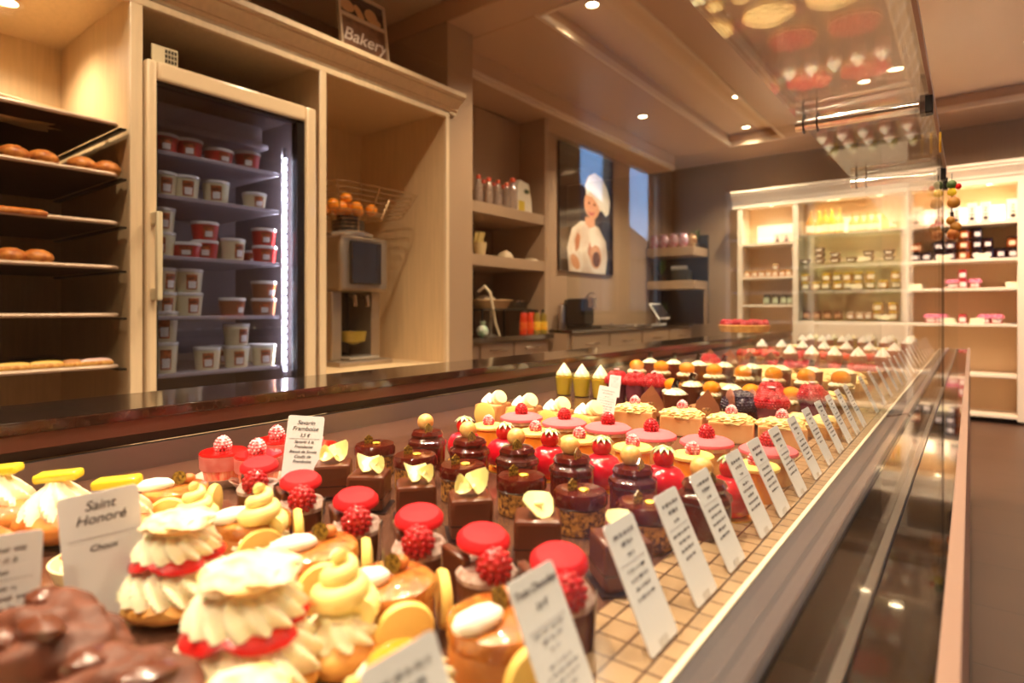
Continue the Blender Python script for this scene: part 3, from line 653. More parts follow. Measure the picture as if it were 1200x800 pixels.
def plant(loc,label,n=26,r=.16,s=1):
    g=thing('potted_plant',label,'plant',loc); ob('pot',B().lathe([(.04,0),(.06,.09),(.055,.09),(.05,.08),(0,.08)],seg=18),potm,g)
    b=B()
    for i in range(n):
        a=i*2.4; rr_=r*(.4+.6*((i*37)%10)/10); hgt=.12+.18*((i*53)%10)/10
        p0=Vector((0,0,.08)); p2=Vector((rr_*math.cos(a),rr_*math.sin(a),.08+hgt)); p1=(p0+p2)/2+Vector((0,0,.06))
        dr=Vector((-math.sin(a),math.cos(a),0))*.014
        v=[b.b.verts.new(q) for q in (p0-dr*.2,p1-dr,p2,p1+dr,p0+dr*.2)]; b.b.faces.new(v)
    ob('foliage',b,leafm,g); g.scale=(s,s,s); return g
plant((-2.93,6.76,CZ+.34),'dark leafy potted plant on the lower corner shelf near the wall',s=.8)
plant((-2.96,6.88,K2),'green potted plant on the wall counter under the corner shelves',s=.8)
plant((-2.60,6.97,CZ+.73),'leafy plant trailing over the end of the upper corner shelf',20,.2,.7)
g=thing('bread_slicer_box','dark box with white rolled top on the lower corner shelf','box',(-2.70,6.80,CZ+.34))
ob('box_body',B().bb(-.09,.09,-.08,.08,0,.13,.006),M('box_dark',(50,48,40),.4),g); ob('white_roll',B().tube([(-.13,0,.155),(.06,0,.155)],.024,12),whitep,g)
d,X=on_y(815,6.3)
g=thing('till_screen','small tilted till screen with white stand on the wall counter','till',(-2.76,6.32,K2))
ob('screen',B().box((.0,0,.16),(.015,.26,.17),rot=(0,-.6,0),bev=.004),M('screen_dark',(60,56,60),.15,coat=.5),g); ob('screen_bezel',B().box((-.012,0,.155),(.012,.30,.21),rot=(0,-.6,0),bev=.006),whitep,g); ob('stand',B().bb(-.06,.03,-.1,.1,0,.02,.004).bb(-.04,-.02,-.03,.03,.02,.15),whitep,g)

# ================= BACK CABINETS =================
YC=7.10; YD=7.46
def bx(px,Y=YC): return on_y(px,Y)[1]
X0,X1,X2,X3=bx(867),bx(932),bx(1060),bx(1197)
bw=X3-X2
bays=[(X0,X1),(X1,X2),(X2,X3),(X3,X3+bw),(X3+bw,X3+2*bw)]
bc=thing('display_shelving','long cream back wall display shelving with cornice and lit bays','shelving',((X0+X3)/2,YC,0))
ox=-((X0+X3)/2)
def bpn(n,b,m,lab=None): return ob(n,b,m,bc,loc=(ox,-YC,0),label=lab)
ZT=CZ+1.20; XE=bays[-1][1]
for xx in [X0,X1,X2,X3,X3+bw,X3+2*bw]:
    bpn('stile',B().bb(xx-.028,xx+.028,YC,YC+.022,0.03,ZT,.004),cream2); bpn('side_panel',B().bb(xx-.012,xx+.012,YC+.023,YD,0.03,ZT),cream2)
bpn('back_panel',B().bb(X0,XE,YD,YD+.015,0.03,ZT+.02),M('cream_back',(236,206,168),.5))
bpn('top_panel',B().bb(X0,XE,YC,YD,ZT,ZT+.02),cream2)
profc=[(0,0),(.03,0),(.03,.05),(.045,.065),(.045,.08),(.085,.13),(.10,.14),(.10,.155),(.12,.165),(.12,.19),(0,.19)]
bpn('cornice',B().prism([(YC+.02-x,ZT-.03+z) for x,z in profc],X0-.08,XE,mat=mt2),cream2)
bpn('plinth',B().bb(X0,XE,YC+.05,YC+.07,0,.03),darkmet)
R=[.824,.48,.208,-.128,-.60,-.97]
for i,(a,b_) in enumerate(bays):
    if i!=1:
        for z in (R if i>1 else [.757,.378,.06,-.25,-.6,-.97]): bpn('shelf',B().bb(a+.013,b_-.013,YC+.003,YD,CZ+z-.028,CZ+z,.003),cream2)
gsh=glass('shelf_glass',(225,240,225),.08,.8,4)
MZ=[.82,.505,.22,-.10]
for z in MZ: bpn('glass_shelf',B().bb(X1+.013,X2-.013,YC+.03,YD,CZ+z-.008,CZ+z),gsh)
for z in (-.42,-.97): bpn('shelf',B().bb(X1+.013,X2-.013,YC+.003,YD,CZ+z-.028,CZ+z,.003),cream2)
bpn('cupboard_front',B().bb(X1+.013,X2-.013,YC+.004,YC+.02,CZ-.97,CZ-.12),cream2)
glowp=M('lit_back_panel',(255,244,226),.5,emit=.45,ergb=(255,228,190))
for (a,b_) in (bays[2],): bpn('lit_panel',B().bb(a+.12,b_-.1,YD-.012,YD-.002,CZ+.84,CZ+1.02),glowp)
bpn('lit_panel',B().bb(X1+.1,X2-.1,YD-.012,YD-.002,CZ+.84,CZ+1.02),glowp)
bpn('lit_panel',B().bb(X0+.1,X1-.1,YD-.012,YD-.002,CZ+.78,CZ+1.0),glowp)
for i,(a,b_) in enumerate(bays[:4]):
    ks=[.5] if i==0 else [.3,.75]
    for j,t in enumerate(ks):
        x=a+(b_-a)*t
        e=DL.make((x,YC+.18,ZT),0,'downlight in the %s bay of the back shelving%s'%(['narrow left','glass shelved','packet filled','far right'][i], '' if len(ks)==1 else (', left one' if j==0 else ', right one')))
        e.scale=(.7,.7,.7); spot((x,YC+.10,ZT-.02),6,2.7)
    area(((a+b_)/2,YC+.04,CZ+.0),(math.radians(90),0,0),b_-a-.1,.02,.01) if False else None

# --- goods ---
def jar_meshes(r,h,lidr=None,la=.75,z0=.15,z1=.68):
    body=B().lathe([(r*.92,0),(r,.004),(r,h*.78),(r*.8,h*.86)],seg=20).me('jar_body'); lid=B().lathe([(r*.88,h*.84),(r*.9,h*.86),(r*.9,h),(r*.84,h+.002),(0,h+.002)],seg=20).me('lid')
    b=B(); n=8; lo=[];hi=[]
    for i in range(n+1):
        a=-PI/2-la+2*la*i/n
        for z,l in ((h*z0,lo),(h*z1,hi)): l.append(b.b.verts.new(((r+.0012)*math.cos(a),(r+.0012)*math.sin(a),z)))
    for i in range(n): b.b.faces.new((lo[i],lo[i+1],hi[i+1],hi[i]))
    return body,lid,b.me('label')
def jarp(name,cat,rgb,lidc_,labc,r,h,coat=.5,**k):
    a,b_,c_=jar_meshes(r,h,**k); return Proto(name,cat,[('jar_body',a,M('jar_'+name+str(rgb),rgb,.12,coat=coat)),('lid',b_,M('lid_'+str(lidc_),lidc_,.3)),('label',c_,M('lab_'+str(labc),labc,.5))])
def ybay(px,Yd): return on_y(px,Yd)
# dark jars (right bay shelf 2)
JD=jarp('jam_jar','jar',(44,14,18),(30,18,18),(224,214,214),.048,.095,la=.5,z0=.2,z1=.62); JA=jarp('jam_jar','jar',(150,70,20),(40,20,16),(236,210,180),.048,.095,la=.5,z0=.2,z1=.62)
z2=CZ+R[1]
lst=[(1071,0,0),(1085,0,0),(1101,0,0),(1115,0,0),(1130,0,1),(1145,0,0),(1159,0,0),(1172,0,0),(1187,0,0),(1072,1,1),(1099,1,0),(1115,1,0),(1130,1,1),(1144,1,0),(1157,1,0),(1187,1,1),(1115,2,0),(1130,2,1),(1144,2,0)]
Yj=YC+.09
cnt={}
for px,lv,am in lst:
    d,x=on_y(px,Yj); k=cnt.get(lv,0); cnt[lv]=k+1
    (JA if am else JD).make((x,Yj,z2+lv*.098),random.uniform(-.3,.3),'%s jam jar in the %s layer of the jar pyramid, %s from the left'%('amber' if am else 'dark',('bottom','middle','top')[lv],ORD[k].replace('nearest','first')),'jam jars stacked in the right bay')
# pink cloth-topped jars
clothp=M('pink_gingham',(232,150,170),.7,rgb2=(206,70,110),vscale=60)
a_,b_,c_=jar_meshes(.045,.08)
b=B(); b.lathe([(.058,.050),(.050,.076),(.040,.088),(0,.091)],seg=24,wav=.07,nw=8)
JP=Proto('honey_jar','jar',[('jar_body',a_,M('jar_rose',(190,90,80),.15,coat=.5)),('cloth_cover',b.me('cloth_cover'),clothp),('label',c_,M('lab_p',(238,222,214),.5))])
a2,b2,c2_=jar_meshes(.036,.085)
JR=Proto('jam_jar','jar',[('jar_body',a2,M('jar_red',(170,50,50),.15,coat=.5)),('lid',b2,M('lid_pinkred',(200,50,60),.3)),('label',c2_,MATS['lab_p'])])
for px,y_,P,lb in [(1118,0,JP,'pink cloth topped jar, left of the little trio on the third shelf'),(1142,0,JP,'pink cloth topped jar, right of the little trio on the third shelf'),(1128.5,0,JR,'red lidded jar in the middle of the trio on the third shelf'),(1128,1,JR,'red lidded jar standing on top of the trio on the third shelf')]:
    d,x=on_y(px,Yj-.02*(px>1120 and px<1135)); P.make((x,Yj-.03*(1120<px<1135),CZ+R[2]+y_*.088),0,lb,'jars on the third shelf')
for i,(px,P,lb) in enumerate([(1090,JP,'pink cloth topped jar at the far left of the fourth shelf'),(1101,JP,'pink cloth topped jar beside the left price card on the fourth shelf'),(1128,JR,'small red lidded jar alone between two price cards on the fourth shelf'),(1154,JP,'pink cloth topped jar right of the right price card on the fourth shelf'),(1168,JP,'pink cloth topped jar at the right end of the fourth shelf')]):
    d,x=on_y(px,Yj); P.make((x,Yj,CZ+R[3]),0,lb,'jars on the fourth shelf')
# price cards (cream)
pcm=M('price_card',(246,234,196),.5)
PC=Proto('price_card','card',[('card_face',B().box((0,0,.025),(.105,.003,.05),rot=(-.15,0,0),bev=.001).me('card_face'),pcm),('card_foot',B().box((0,.012,.004),(.03,.025,.008),bev=.002).me('card_foot'),whitep)])
for px,z,lb in [(1072,CZ+R[2],'cream price card at the left end of the third shelf'),(1187,CZ+R[2],'cream price card at the right end of the third shelf'),(1104,CZ+R[1],'wide cream price card left of the jar pyramid centre'),(1151,CZ+R[1],'wide cream price card right of the jar pyramid centre'),(1110,CZ+R[3],'cream price card left of the lone jar on the fourth shelf'),(1145,CZ+R[3],'cream price card right of the lone jar on the fourth shelf')]:
    d,x=on_y(px,YC+.025); PC.make((x,YC+.02,z),0,lb,'cream price cards in the right bay')
# white packets, right bay shelf 1
pk=M('packet_white',(250,240,226),.35); dk=M('packet_print',(70,54,50),.5); rd=M('packet_red',(190,90,70),.5)
def packet(w_,h_,dots):
    bod=B().box((0,0,h_/2),(w_,.07,h_),bev=.004).me('packet_body'); e=B()
    for dx in dots: e.lathe([(.0,0),(.02,0),(.02,.002),(0,.002)],seg=16,mat=Matrix.Rotation(PI/2,4,'X'),c=(dx,-.0355,h_*.22))
    e=e.me('round_emblem'); s_=B()
    for dx in dots:
        for q in (.42,.58,.72): s_.box((dx,-.0357,h_*q),(.03 if q<.5 else .018,.001,.012))
    return [('packet_body',bod,pk),('round_emblem',e,dk),('printed_line',s_.me('printed_line'),rd),('base_stripe',B().box((0,-.0357,.008),(w_*.9,.001,.01)).me('base_stripe'),rd)]
for i,(px,w_,h_,dots,lb) in enumerate([(1072,.085,.125,(0,),'low white packet at the left end of the top shelf'),(1098,.065,.16,(0,),'narrow white packet second from the left on the top shelf'),(1118,.10,.17,(-.02,.02),'white packet behind the hanging charm on the top shelf'),(1139,.075,.19,(0,),'tall white packet left of centre right pair on the top shelf'),(1155,.075,.19,(0,),'tall white packet right of centre right pair on the top shelf'),(1187,.085,.20,(0,),'tallest white packet at the right end of the top shelf')]):
    d,x=on_y(px,YC+.1); Proto('white_packet','packet',packet(w_,h_,dots)).make((x,YC+.1,CZ+R[0]),0,lb,'white packets on the top shelf')
# left bay
for i,px in enumerate((912,922.5)):
    d,x=on_y(px,YC+.1); Proto('white_packet','packet',packet(.085,.105,(0,))).make((x,YC+.1,CZ+.757),0,'low white packet in the narrow left bay, %s of two'%('left','right')[i],'white packets in the left bay')
JM=jarp('spice_jar','jar',(196,120,60),(220,180,110),(236,222,200),.036,.07); JG=jarp('preserve_jar','jar',(60,50,46),(90,90,90),(190,200,170),.04,.11)
for i,px in enumerate((876,885,893,901,909,917,925)):
    d,x=on_y(px,YC+.08); JM.make((x,YC+.08,CZ+.378),0,'little spice jar on the second shelf of the narrow left bay, %s from the left'%ORD[i].replace('nearest','first'),'spice jars in the left bay')
JM.make((on_y(909,YC+.08)[1],YC+.08,CZ+.378+.073),0,'little spice jar stacked above the others in the narrow left bay')
for i,px in enumerate((899,909,919,927)):
    d,x=on_y(px,YC+.09); JG.make((x,YC+.09,CZ+.06),0,'dark preserve jar on the third shelf of the narrow left bay, %s from the left'%ORD[i].replace('nearest','first'),'preserve jars in the left bay',1.05)
# mid bay bottles
def bottle(nm,r,h,body,cap,lab):
    return Proto('syrup_bottle','bottle',[('bottle_body',B().lathe([(r*.9,0),(r,.005),(r,h*.5),(r*.75,h*.62),(r*.32,h*.78),(r*.3,h*.93)],seg=18).me('bottle_body'),M('bot_'+nm,body,.1,coat=.6,emit=.0)),
      ('cap',B().lathe([(r*.36,h*.92),(r*.36,h),(0,h)],seg=14).me('cap'),M('cap_'+nm,cap,.3)),('label',B().lathe([(r+.0005,h*.1),(r+.001,h*.1),(r+.001,h*.38),(r+.0005,h*.38)],seg=18).me('label'),lab)])
lw=M('bottle_label',(250,240,214),.5)
BT=bottle('tall',.044,.27,(226,180,20),(240,220,120),lw); BS=bottle('small',.036,.20,(232,170,20),(200,160,40),lw); BG=bottle('green',.044,.29,(120,180,70),(230,210,90),M('label_green',(120,180,80),.5)); BA=bottle('amber',.044,.27,(226,150,40),(220,190,90),lw)
z1=CZ+MZ[0]
for i,(px,P,lb) in enumerate([(950,BA,'amber syrup bottle at the far left of the glass shelves'),(960,BT,'tall yellow syrup bottle, first of the tall ones'),(967,BT,'tall yellow syrup bottle, second of the tall ones'),(975,BT,'tall yellow syrup bottle, third of the tall ones'),(984,BT,'tall yellow syrup bottle, last of the tall ones'),
    (999,BS,'short yellow syrup bottle, first of four'),(1008,BS,'short yellow syrup bottle, second of four'),(1017,BS,'short yellow syrup bottle, third of four'),(1026,BS,'short yellow syrup bottle, fourth of four'),(1038,BG,'green labelled syrup bottle near the right of the glass shelf'),(1047,BA,'amber syrup bottle beside the green labelled one'),(1053,BT,'tall yellow syrup bottle at the right end of the glass shelf')]):
    Y=YC+.12+(.05 if i%2 and P is BT else 0); d,x=on_y(px,Y); P.make((x,Y,z1),0,lb,'syrup bottles on the top glass shelf')
# brown tubs shelf 2
BTb=Proto('chocolate_spread_tub','tub',[('cup',B().lathe([(.045,0),(.062,.052)],seg=20).me('cup'),M('tub_choc',(84,36,20),.3)),('lid',B().lathe([(.065,.05),(.065,.058),(0,.058)],seg=20).me('lid'),M('tub_choclid',(120,70,44),.3)),('label',B().box((0,-.054,.028),(.06,.006,.022),rot=(-.28,0,0)).me('label'),lw)])
for px,n in ((944,1),(961,3),(979,2),(998,1),(1018,2),(1042,2)):
    for k in range(n):
        d,x=on_y(px,YC+.12); BTb.make((x,YC+.12,CZ+MZ[1]+k*.06),0,'brown spread tub with white label, layer %s of the stack %s'%(('one','two','three')[k],{944:'at the left end',961:'of three',979:'beside the stack of three',998:'standing alone mid shelf',1018:'right of the lone tub',1042:'at the right end'}[px]),'brown spread tubs on the glass shelf',.88)
YJ=jarp('mustard_jar','jar',(190,130,20),(240,206,30),(246,236,206),.047,.085); YK=jarp('mustard_jar','jar',(140,110,40),(240,206,30),(246,236,206),.047,.085)
tops={944,969,982,994,1006,1020,1050}
for i,px in enumerate((944,956.5,969,982,994,1006,1020,1035,1050)):
    d,x=on_y(px,YC+.12)
    for k in range(2 if px in tops else 1):
        (YJ if (i+k)%2 else YK).make((x,YC+.12,CZ+MZ[2]+k*.089),random.uniform(-.3,.3),'yellow lidded jar in the %s row of the third glass shelf, %s from the left'%(('lower','upper')[k],ORD[i].replace('nearest','first')),'yellow lidded jars on the glass shelves')
for i,(px,k) in enumerate([(1029,0),(1029,1),(1047,0),(1047,1)]):
    d,x=on_y(px,YC+.12); YJ.make((x,YC+.12,CZ+MZ[3]+k*.089),0,'yellow lidded jar on the fourth glass shelf, %s stack, %s one'%(('left','right')[i//2],('lower','upper')[k]),'yellow lidded jars on the fourth glass shelf')
JPa=jarp('pickle_jar','jar',(190,130,90),(220,200,170),(240,226,206),.04,.075)
for i,px in enumerate((997,1008,1018)):
    d,x=on_y(px,YC+.12); JPa.make((x,YC+.12,CZ+MZ[3]),0,'pale jar on the fourth glass shelf, %s from the left'%ORD[i].replace('nearest','first'),'pale jars on the fourth glass shelf')
JC=jarp('pickle_jar','jar',(120,60,34),(90,50,36),(200,150,110),.045,.085)
for i,px in enumerate((946,958,970,982)):
    d,x=on_y(px,YC+.12); JC.make((x,YC+.12,CZ+MZ[3]),0,'brown preserve jar at the left of the fourth glass shelf, %s from the left'%ORD[i].replace('nearest','first'),'brown jars on the fourth glass shelf')
for px,z,lb in ((1012,CZ+MZ[1],'cream price card on the second glass shelf'),(1004,CZ+MZ[2],'cream price card on the third glass shelf'),(1035,CZ+MZ[3],'cream price card on the fourth glass shelf')):
    d,x=on_y(px,YC+.045); PC.make((x,YC+.045,z),0,lb,'cream price cards on the glass shelves')

# ================= DISPLAY CASE =================
GX=-.064; XI=-.105; XO=-.0165; XBK=-.95; Y_N=-.55; Y_E=4.28; GTZ=CZ+.39; L=CZ-.22; YP=1.47
dc=thing('display_case','long refrigerated glass pastry display case with steel front rail and black glass ledge','display case',(-.5,1.5,0))
def dp(n,b,m,lab=None): return ob(n,b,m,dc,loc=(.5,-1.5,0),label=lab)
dp('base_cabinet',B().bb(XBK-.14,-.03,Y_N,Y_E,.08,DECK-.06),taupel); dp('plinth',B().bb(XBK-.10,-.07,Y_N,Y_E,0,.08),darkmet)
dp('deck',B().bb(XBK,-.225,Y_N,Y_E,DECK-.02,DECK,.001),deckm)
dp('air_grille',B().bb(-.225,-.148,Y_N,Y_E,DECK-.02,DECK),grille,'beige tiled air grille strip')
mtr=Matrix(((1,0,0),(0,0,1),(0,1,0))).to_4x4()
dp('front_rail',B().prism([(-.144,DECK-.05),(-.144,DECK+.004),(-.105,L+.004),(-.100,L-.0),(-.100,DECK-.05)],Y_N,YP,mat=mtr),railm)
dp('front_rail',B().prism([(-.144,DECK-.05),(-.144,DECK+.004),(-.105,L+.004),(-.100,L-.0),(-.100,DECK-.05)],YP+.03,Y_E,mat=mtr),railm)
dp('rail_edge',B().bb(-.1485,-.1435,Y_N,Y_E,DECK-.01,DECK+.006,.001),railtop,'cream rail edge')
dp('ledge',B().bb(-.100,XO,Y_N,Y_E,L-.03,L-.004),ledgem,'black glass ledge')
dp('fascia',B().bb(XO,XO+.012,Y_N,Y_E,.08,L+.003,.0015),pink)
dp('glass_channel',B().bb(GX-.0035,GX+.0035,Y_N,Y_E,L-.004,L+.001),M('channel_grey',(120,110,104),.3,metal=.5))
YJn=2.1
dp('front_glass',B().bb(GX-.004,GX+.004,Y_N,YJn-.003,L,GTZ),G_front); dp('front_glass',B().bb(GX-.004,GX+.004,YJn+.003,Y_E,L,GTZ),G_front)
dp('joint_seal',B().bb(GX-.003,GX+.003,YJn-.0025,YJn+.0025,L,GTZ),M('seal_dark',(40,30,26),.4))
dp('top_glass',B().bb(-.283,GX+.004,Y_N,YJn-.003,GTZ+.001,GTZ+.009),G_top); dp('top_glass',B().bb(-.283,GX+.004,YJn+.003,Y_E,GTZ+.001,GTZ+.009),G_top)
dp('top_glass_edge',B().bb(GX+.0042,GX+.010,Y_N,YJn,GTZ-.004,GTZ+.009),pink,'rose glass edge profile')
for yb in (1.32,2.02):
    x0=-.283; dp('support_bar',B().tube([(x0,yb,GTZ-.016),(GX-.012,yb,GTZ-.018)],.0125,14),M('bar_chrome',(250,244,238),.12,metal=1))
    dp('bar_bracket',B().tube([(x0+.015,yb+.012*math.cos(t),GTZ-.014+.018*math.sin(t)) for t in [i*PI/6 for i in range(12)]],.0022,6,True).tube([(x0+.04,yb+.012*math.cos(t),GTZ-.014+.018*math.sin(t)) for t in [i*PI/6 for i in range(12)]],.0022,6,True),darkmet)
for yb in (1.32,2.02,2.18,2.95): dp('clamp',B().box((GX,yb,GTZ-.018),(.020,.026,.034),bev=.002),darkmet)
dp('end_glass',B().bb(XBK+.02,-.150,YP,YP+.008,DECK,GTZ-.03),G_pane)
dp('back_panel',B().bb(XBK-.012,XBK,Y_N,Y_E,DECK-.02,CZ-.195),steelb,'brushed steel back panel')
dp('shadow_gap_strip',B().bb(XBK-.035,XBK-.018,Y_N,Y_E,CZ-.195,CZ-.179),gapboard)  # recessed strip, coloured dark as the shadow gap under the brown band
dp('back_band',B().bb(XBK-.02,XBK-.0,Y_N,Y_E,CZ-.179,CZ-.157,.002),brown,'red brown band')
wt=thing('granite_worktop','long polished black granite worktop running behind the pastry case','worktop',(-1.04,1.5,CZ-.157))
ob('slab',B().bb(XBK-.175,XBK+.004,Y_N,Y_E,CZ-.157,CZ-.141),granite,wt,loc=(1.04,-1.5,-(CZ-.157)))
ob('front_edge',B().bb(XBK+.0042,XBK+.007,Y_N,Y_E,CZ-.156,CZ-.142,.001),granedge,wt,loc=(1.04,-1.5,-(CZ-.157)))
# LED strips: under the top glass edge and along the worktop lip
# (real lamps of a pastry case)

# ================= PASTRIES =================
choc=M('milk_chocolate',(92,44,24),.3,coat=.25); chocd=M('dark_glaze',(46,12,8),.07,coat=1,ior=1.6,bump=.35,bscale=110); chocr=M('red_brown_glaze',(78,18,12),.07,coat=1,bump=.5,bscale=130)
nutty=M('nut_chocolate',(104,54,34),.6,bump=.6,bscale=90,var=.3,vscale=60)
speck=M('speckled_base',(70,28,18),.5,rgb2=(190,130,60),vscale=220,bump=.6,bscale=200)
gold=M('gold_leaf',(240,190,70),.3,metal=.7); whitec=M('white_chocolate',(244,236,166),.35,coat=.2,sss=.1); ballm=M('gold_ball',(246,208,130),.35,rgb2=(234,150,70),vscale=60,coat=.3)
raspm=M('raspberry_flesh',(188,12,28),.28,coat=.5,sss=.15); rasps=M('sugared_raspberry',(204,40,60),.5,rgb2=(244,206,210),vscale=120)
strm=M('strawberry_flesh',(206,24,22),.25,coat=.6,bump=.4,bscale=300); frost=M('frosted_leaf',(236,240,220),.7,rgb2=(140,176,84),vscale=160)
pinkg=M('pink_glaze',(204,14,36),.1,coat=1,bump=.3,bscale=90); redg=M('red_glaze',(214,20,26),.12,coat=1)
macp=M('pink_macaron',(232,104,112),.65,bump=.1,spec=.2); macr=M('red_macaron',(214,30,40),.6,spec=.2); macy=M('yellow_macaron',(244,206,110),.5); macw=M('ivory_macaron',(246,230,176),.5)
creamw=M('whipped_cream',(250,240,206),.5,sss=.25); creamy=M('lemon_cream',(248,230,150),.4,sss=.25); meri=M('white_dusted_cream',(252,244,232),.55,sss=.2)
caram=M('caramel_glaze',(206,130,58),.12,rgb2=(170,92,34),vscale=90,bump=.6,bscale=140,coat=.8); caramb=M('caramel_body',(190,120,60),.35,coat=.3)
mousse=M('grey_pink_mousse',(168,128,116),.6,rgb2=(210,186,176),vscale=140); foil=M('silver_foil',(206,200,196),.2,metal=.9); papc=M('paper_case',(236,210,196),.6)
tartc=M('tart_crust',(230,178,104),.55,bump=.5,bscale=120,rgb2=(206,146,74),vscale=70); yel=M('yellow_custard',(246,196,84),.2,coat=.6); amber=M('amber_jelly',(236,150,40),.1,coat=.9)
crumb=M('crumble',(242,220,158),.65,bump=.9,bscale=130,rgb2=(226,180,100),vscale=150); savr=M('savarin_jelly',(224,22,22),.1,coat=.9); savp=M('savarin_mousse',(244,150,140),.45,rgb2=(236,120,112),vscale=60)
verry=M('verrine_yellow',(250,216,60),.2,coat=.5,sss=.2); orj=M('orange_dome_glaze',(238,140,20),.1,coat=1); blk=M('blackberry',(40,24,50),.3,coat=.5); mango=M('mango',(252,226,60),.2,coat=.5)
plaqm=M('dark_plaque',(60,40,16),.25,coat=.6,rgb2=(150,116,40),vscale=400); kiwi=M('white_plate',(238,236,228),.3)

def raspberry(r=.0095):
    b=B(); 
    for k,(zz_,rr_,n) in enumerate([(.18,.80,12),(.5,.90,13),(.85,.86,12),(1.18,.72,10),(1.46,.50,7),(1.65,.2,3)]):
        for i in range(n):
            a=2*PI*(i+.5*(k%2))/n; b.sph((r*rr_*math.cos(a),r*rr_*math.sin(a),r*zz_),r*.21,sub=1)
    b.sph((0,0,r*.82),r*.88,(1,1,1.08),2); return b
def rasp_me(r=.0095): return raspberry(r).me('raspberry',ang=80)
def mv(me,loc,rot=(0,0,0),s=1):
    m=me.copy(); m.transform(Matrix.Translation(loc)@Euler(rot).to_matrix().to_4x4()@Matrix.Scale(s,4)); return m
RA=rasp_me()
def macaron(r,h=.008): return B().lathe([(r*.92,0),(r,.001),(r*1.0,.0025),(r*.98,h*.5),(r*.8,h*.9),(r*.4,h*1.05),(0,h*1.08)],seg=28).me('macaron_shell')
def cyl(r,h,bev=.003,seg=32,r2=None):
    r2=r2 or r; return [(r,0),(r,0.0005),(r2,h-bev),(r2-bev*.4,h-bev*.3),(r2-bev,h),(0,h)]
def strawb(r=.012): 
    b=B().sph((0,0,r*.9),r,(1,1,.95),3); return b.me('strawberry')
def leafs(r=.013,n=8):
    b=B()
    for i in range(n):
        a=2*PI*i/n; d0=Vector((math.cos(a),math.sin(a),0)); s0=Vector((-math.sin(a),math.cos(a),0))*.0032
        p=[d0*.001+Vector((0,0,.004)), d0*r*.55+s0+Vector((0,0,.003)), d0*r+Vector((0,0,-.003)), d0*r*.55-s0+Vector((0,0,.003))]
        v=[b.b.verts.new(q) for q in p]+[b.b.verts.new(q-Vector((0,0,.0012))) for q in p]
        b.b.faces.new(v[:4]); b.b.faces.new(v[4:][::-1])
        for j in range(4): b.b.faces.new((v[j],v[4+j],v[4+(j+1)%4],v[(j+1)%4]))
    b.sph((0,0,.003),.003,sub=1); return b.me('leaf_crown')
P={}
# white curl decoration on chocolate cubes
def curl(kind):
    b=B()
    def petal(c,r,rot,fold):
        n=14; rings=[]
        for sgn in (0,.0016):
            ring=[[],[]]
            for q,rad in ((0,.45),(1,1)):
                for i in range(n):
                    a=2*PI*i/n; v=Vector((r*rad*math.cos(a)*(1+.08*math.sin(3*a)),r*rad*math.sin(a),0)); v.z=fold*(v.x**2)/r+sgn+.0008*math.sin(4*a)*q
                    v=Euler(rot).to_matrix()@v+Vector(c); ring[q].append(b.b.verts.new(v))
            rings.append(ring)
        for ring in rings:
            b.b.faces.new(ring[0])
            for i in range(n): b.b.faces.new((ring[0][i],ring[0][(i+1)%n],ring[1][(i+1)%n],ring[1][i]))
        for i in range(n): b.b.faces.new((rings[0][1][i],rings[0][1][(i+1)%n],rings[1][1][(i+1)%n],rings[1][1][i]))
    if kind==0: petal((-.004,.0,.008),.0125,(.5,.2,.3),.9); petal((.008,-.004,.007),.009,(.9,-.5,.9),1.2)
    elif kind==1: petal((0,0,.008),.0150,(.65,.0,.65),.25); b.sph((.001,-.003,.0105),.004,(1.2,.6,.6),2)
    else: petal((.004,.002,.010),.012,(.9,-.3,.5),1.3); petal((-.008,.0,.007),.010,(.5,.6,-.4),1.0)
    return b.me('white_chocolate_curl')
for k in range(3):
    P['cube%d'%k]=Proto('chocolate_cube','cake',[('cube_body',B().box((0,0,.0215),(.042,.042,.039),bev=.004).me('cube_body'),choc),('cake_board',B().box((0,0,.001),(.048,.048,.0015)).me('cake_board'),gapboard),('white_chocolate_curl',mv(curl(k),(0,0,.0405)),whitec),('filling_seam',B().box((0,0,.016),(.0424,.0424,.0015)).me('filling_seam'),chocd)])
plaq=B().prism([(-.006,0),(.006,0),(.006,.008),(0,.013),(-.006,.008)],-.0008,.0008,mat=Matrix.Rotation(PI/2,4,'X')).me('chocolate_plaque')
P['disc']=Proto('glazed_chocolate_cake','cake',[('speckled_base',B().lathe([(.0245,0),(.0262,.002),(.0262,.030)],seg=32).me('speckled_base'),speck),('glaze',B().lathe([(.0262,.026),(.0285,.029),(.0285,.038),(.026,.042),(0,.043)],seg=36,wav=.02,nw=5).me('glaze'),chocr),('gold_leaf',B().sph((.004,-.004,.0435),.006,(1,.8,.3),2,.3,5).me('gold_leaf'),gold),('chocolate_plaque',mv(plaq,(-.008,-.004,.042),(0,0,.7)),plaqm)])
P['ball']=Proto('rosette_cake','cake',[('cake_base',B().lathe(cyl(.027,.036),seg=32).me('cake_base'),chocr),('glaze_rosette',B().lathe([(.0265,.032),(.0285,.036),(.0275,.041),(.0235,.044),(.0225,.046),(.0235,.050),(.0205,.055),(.012,.0575),(0,.058)],seg=48,wav=.035,nw=7).me('glaze_rosette'),chocr),('gold_ball',B().sph((-.002,.003,.067),.0122,sub=3).me('gold_ball'),ballm),('chocolate_plaque',mv(plaq,(.004,-.016,.054),(-.15,0,.75),1.1),plaqm)])
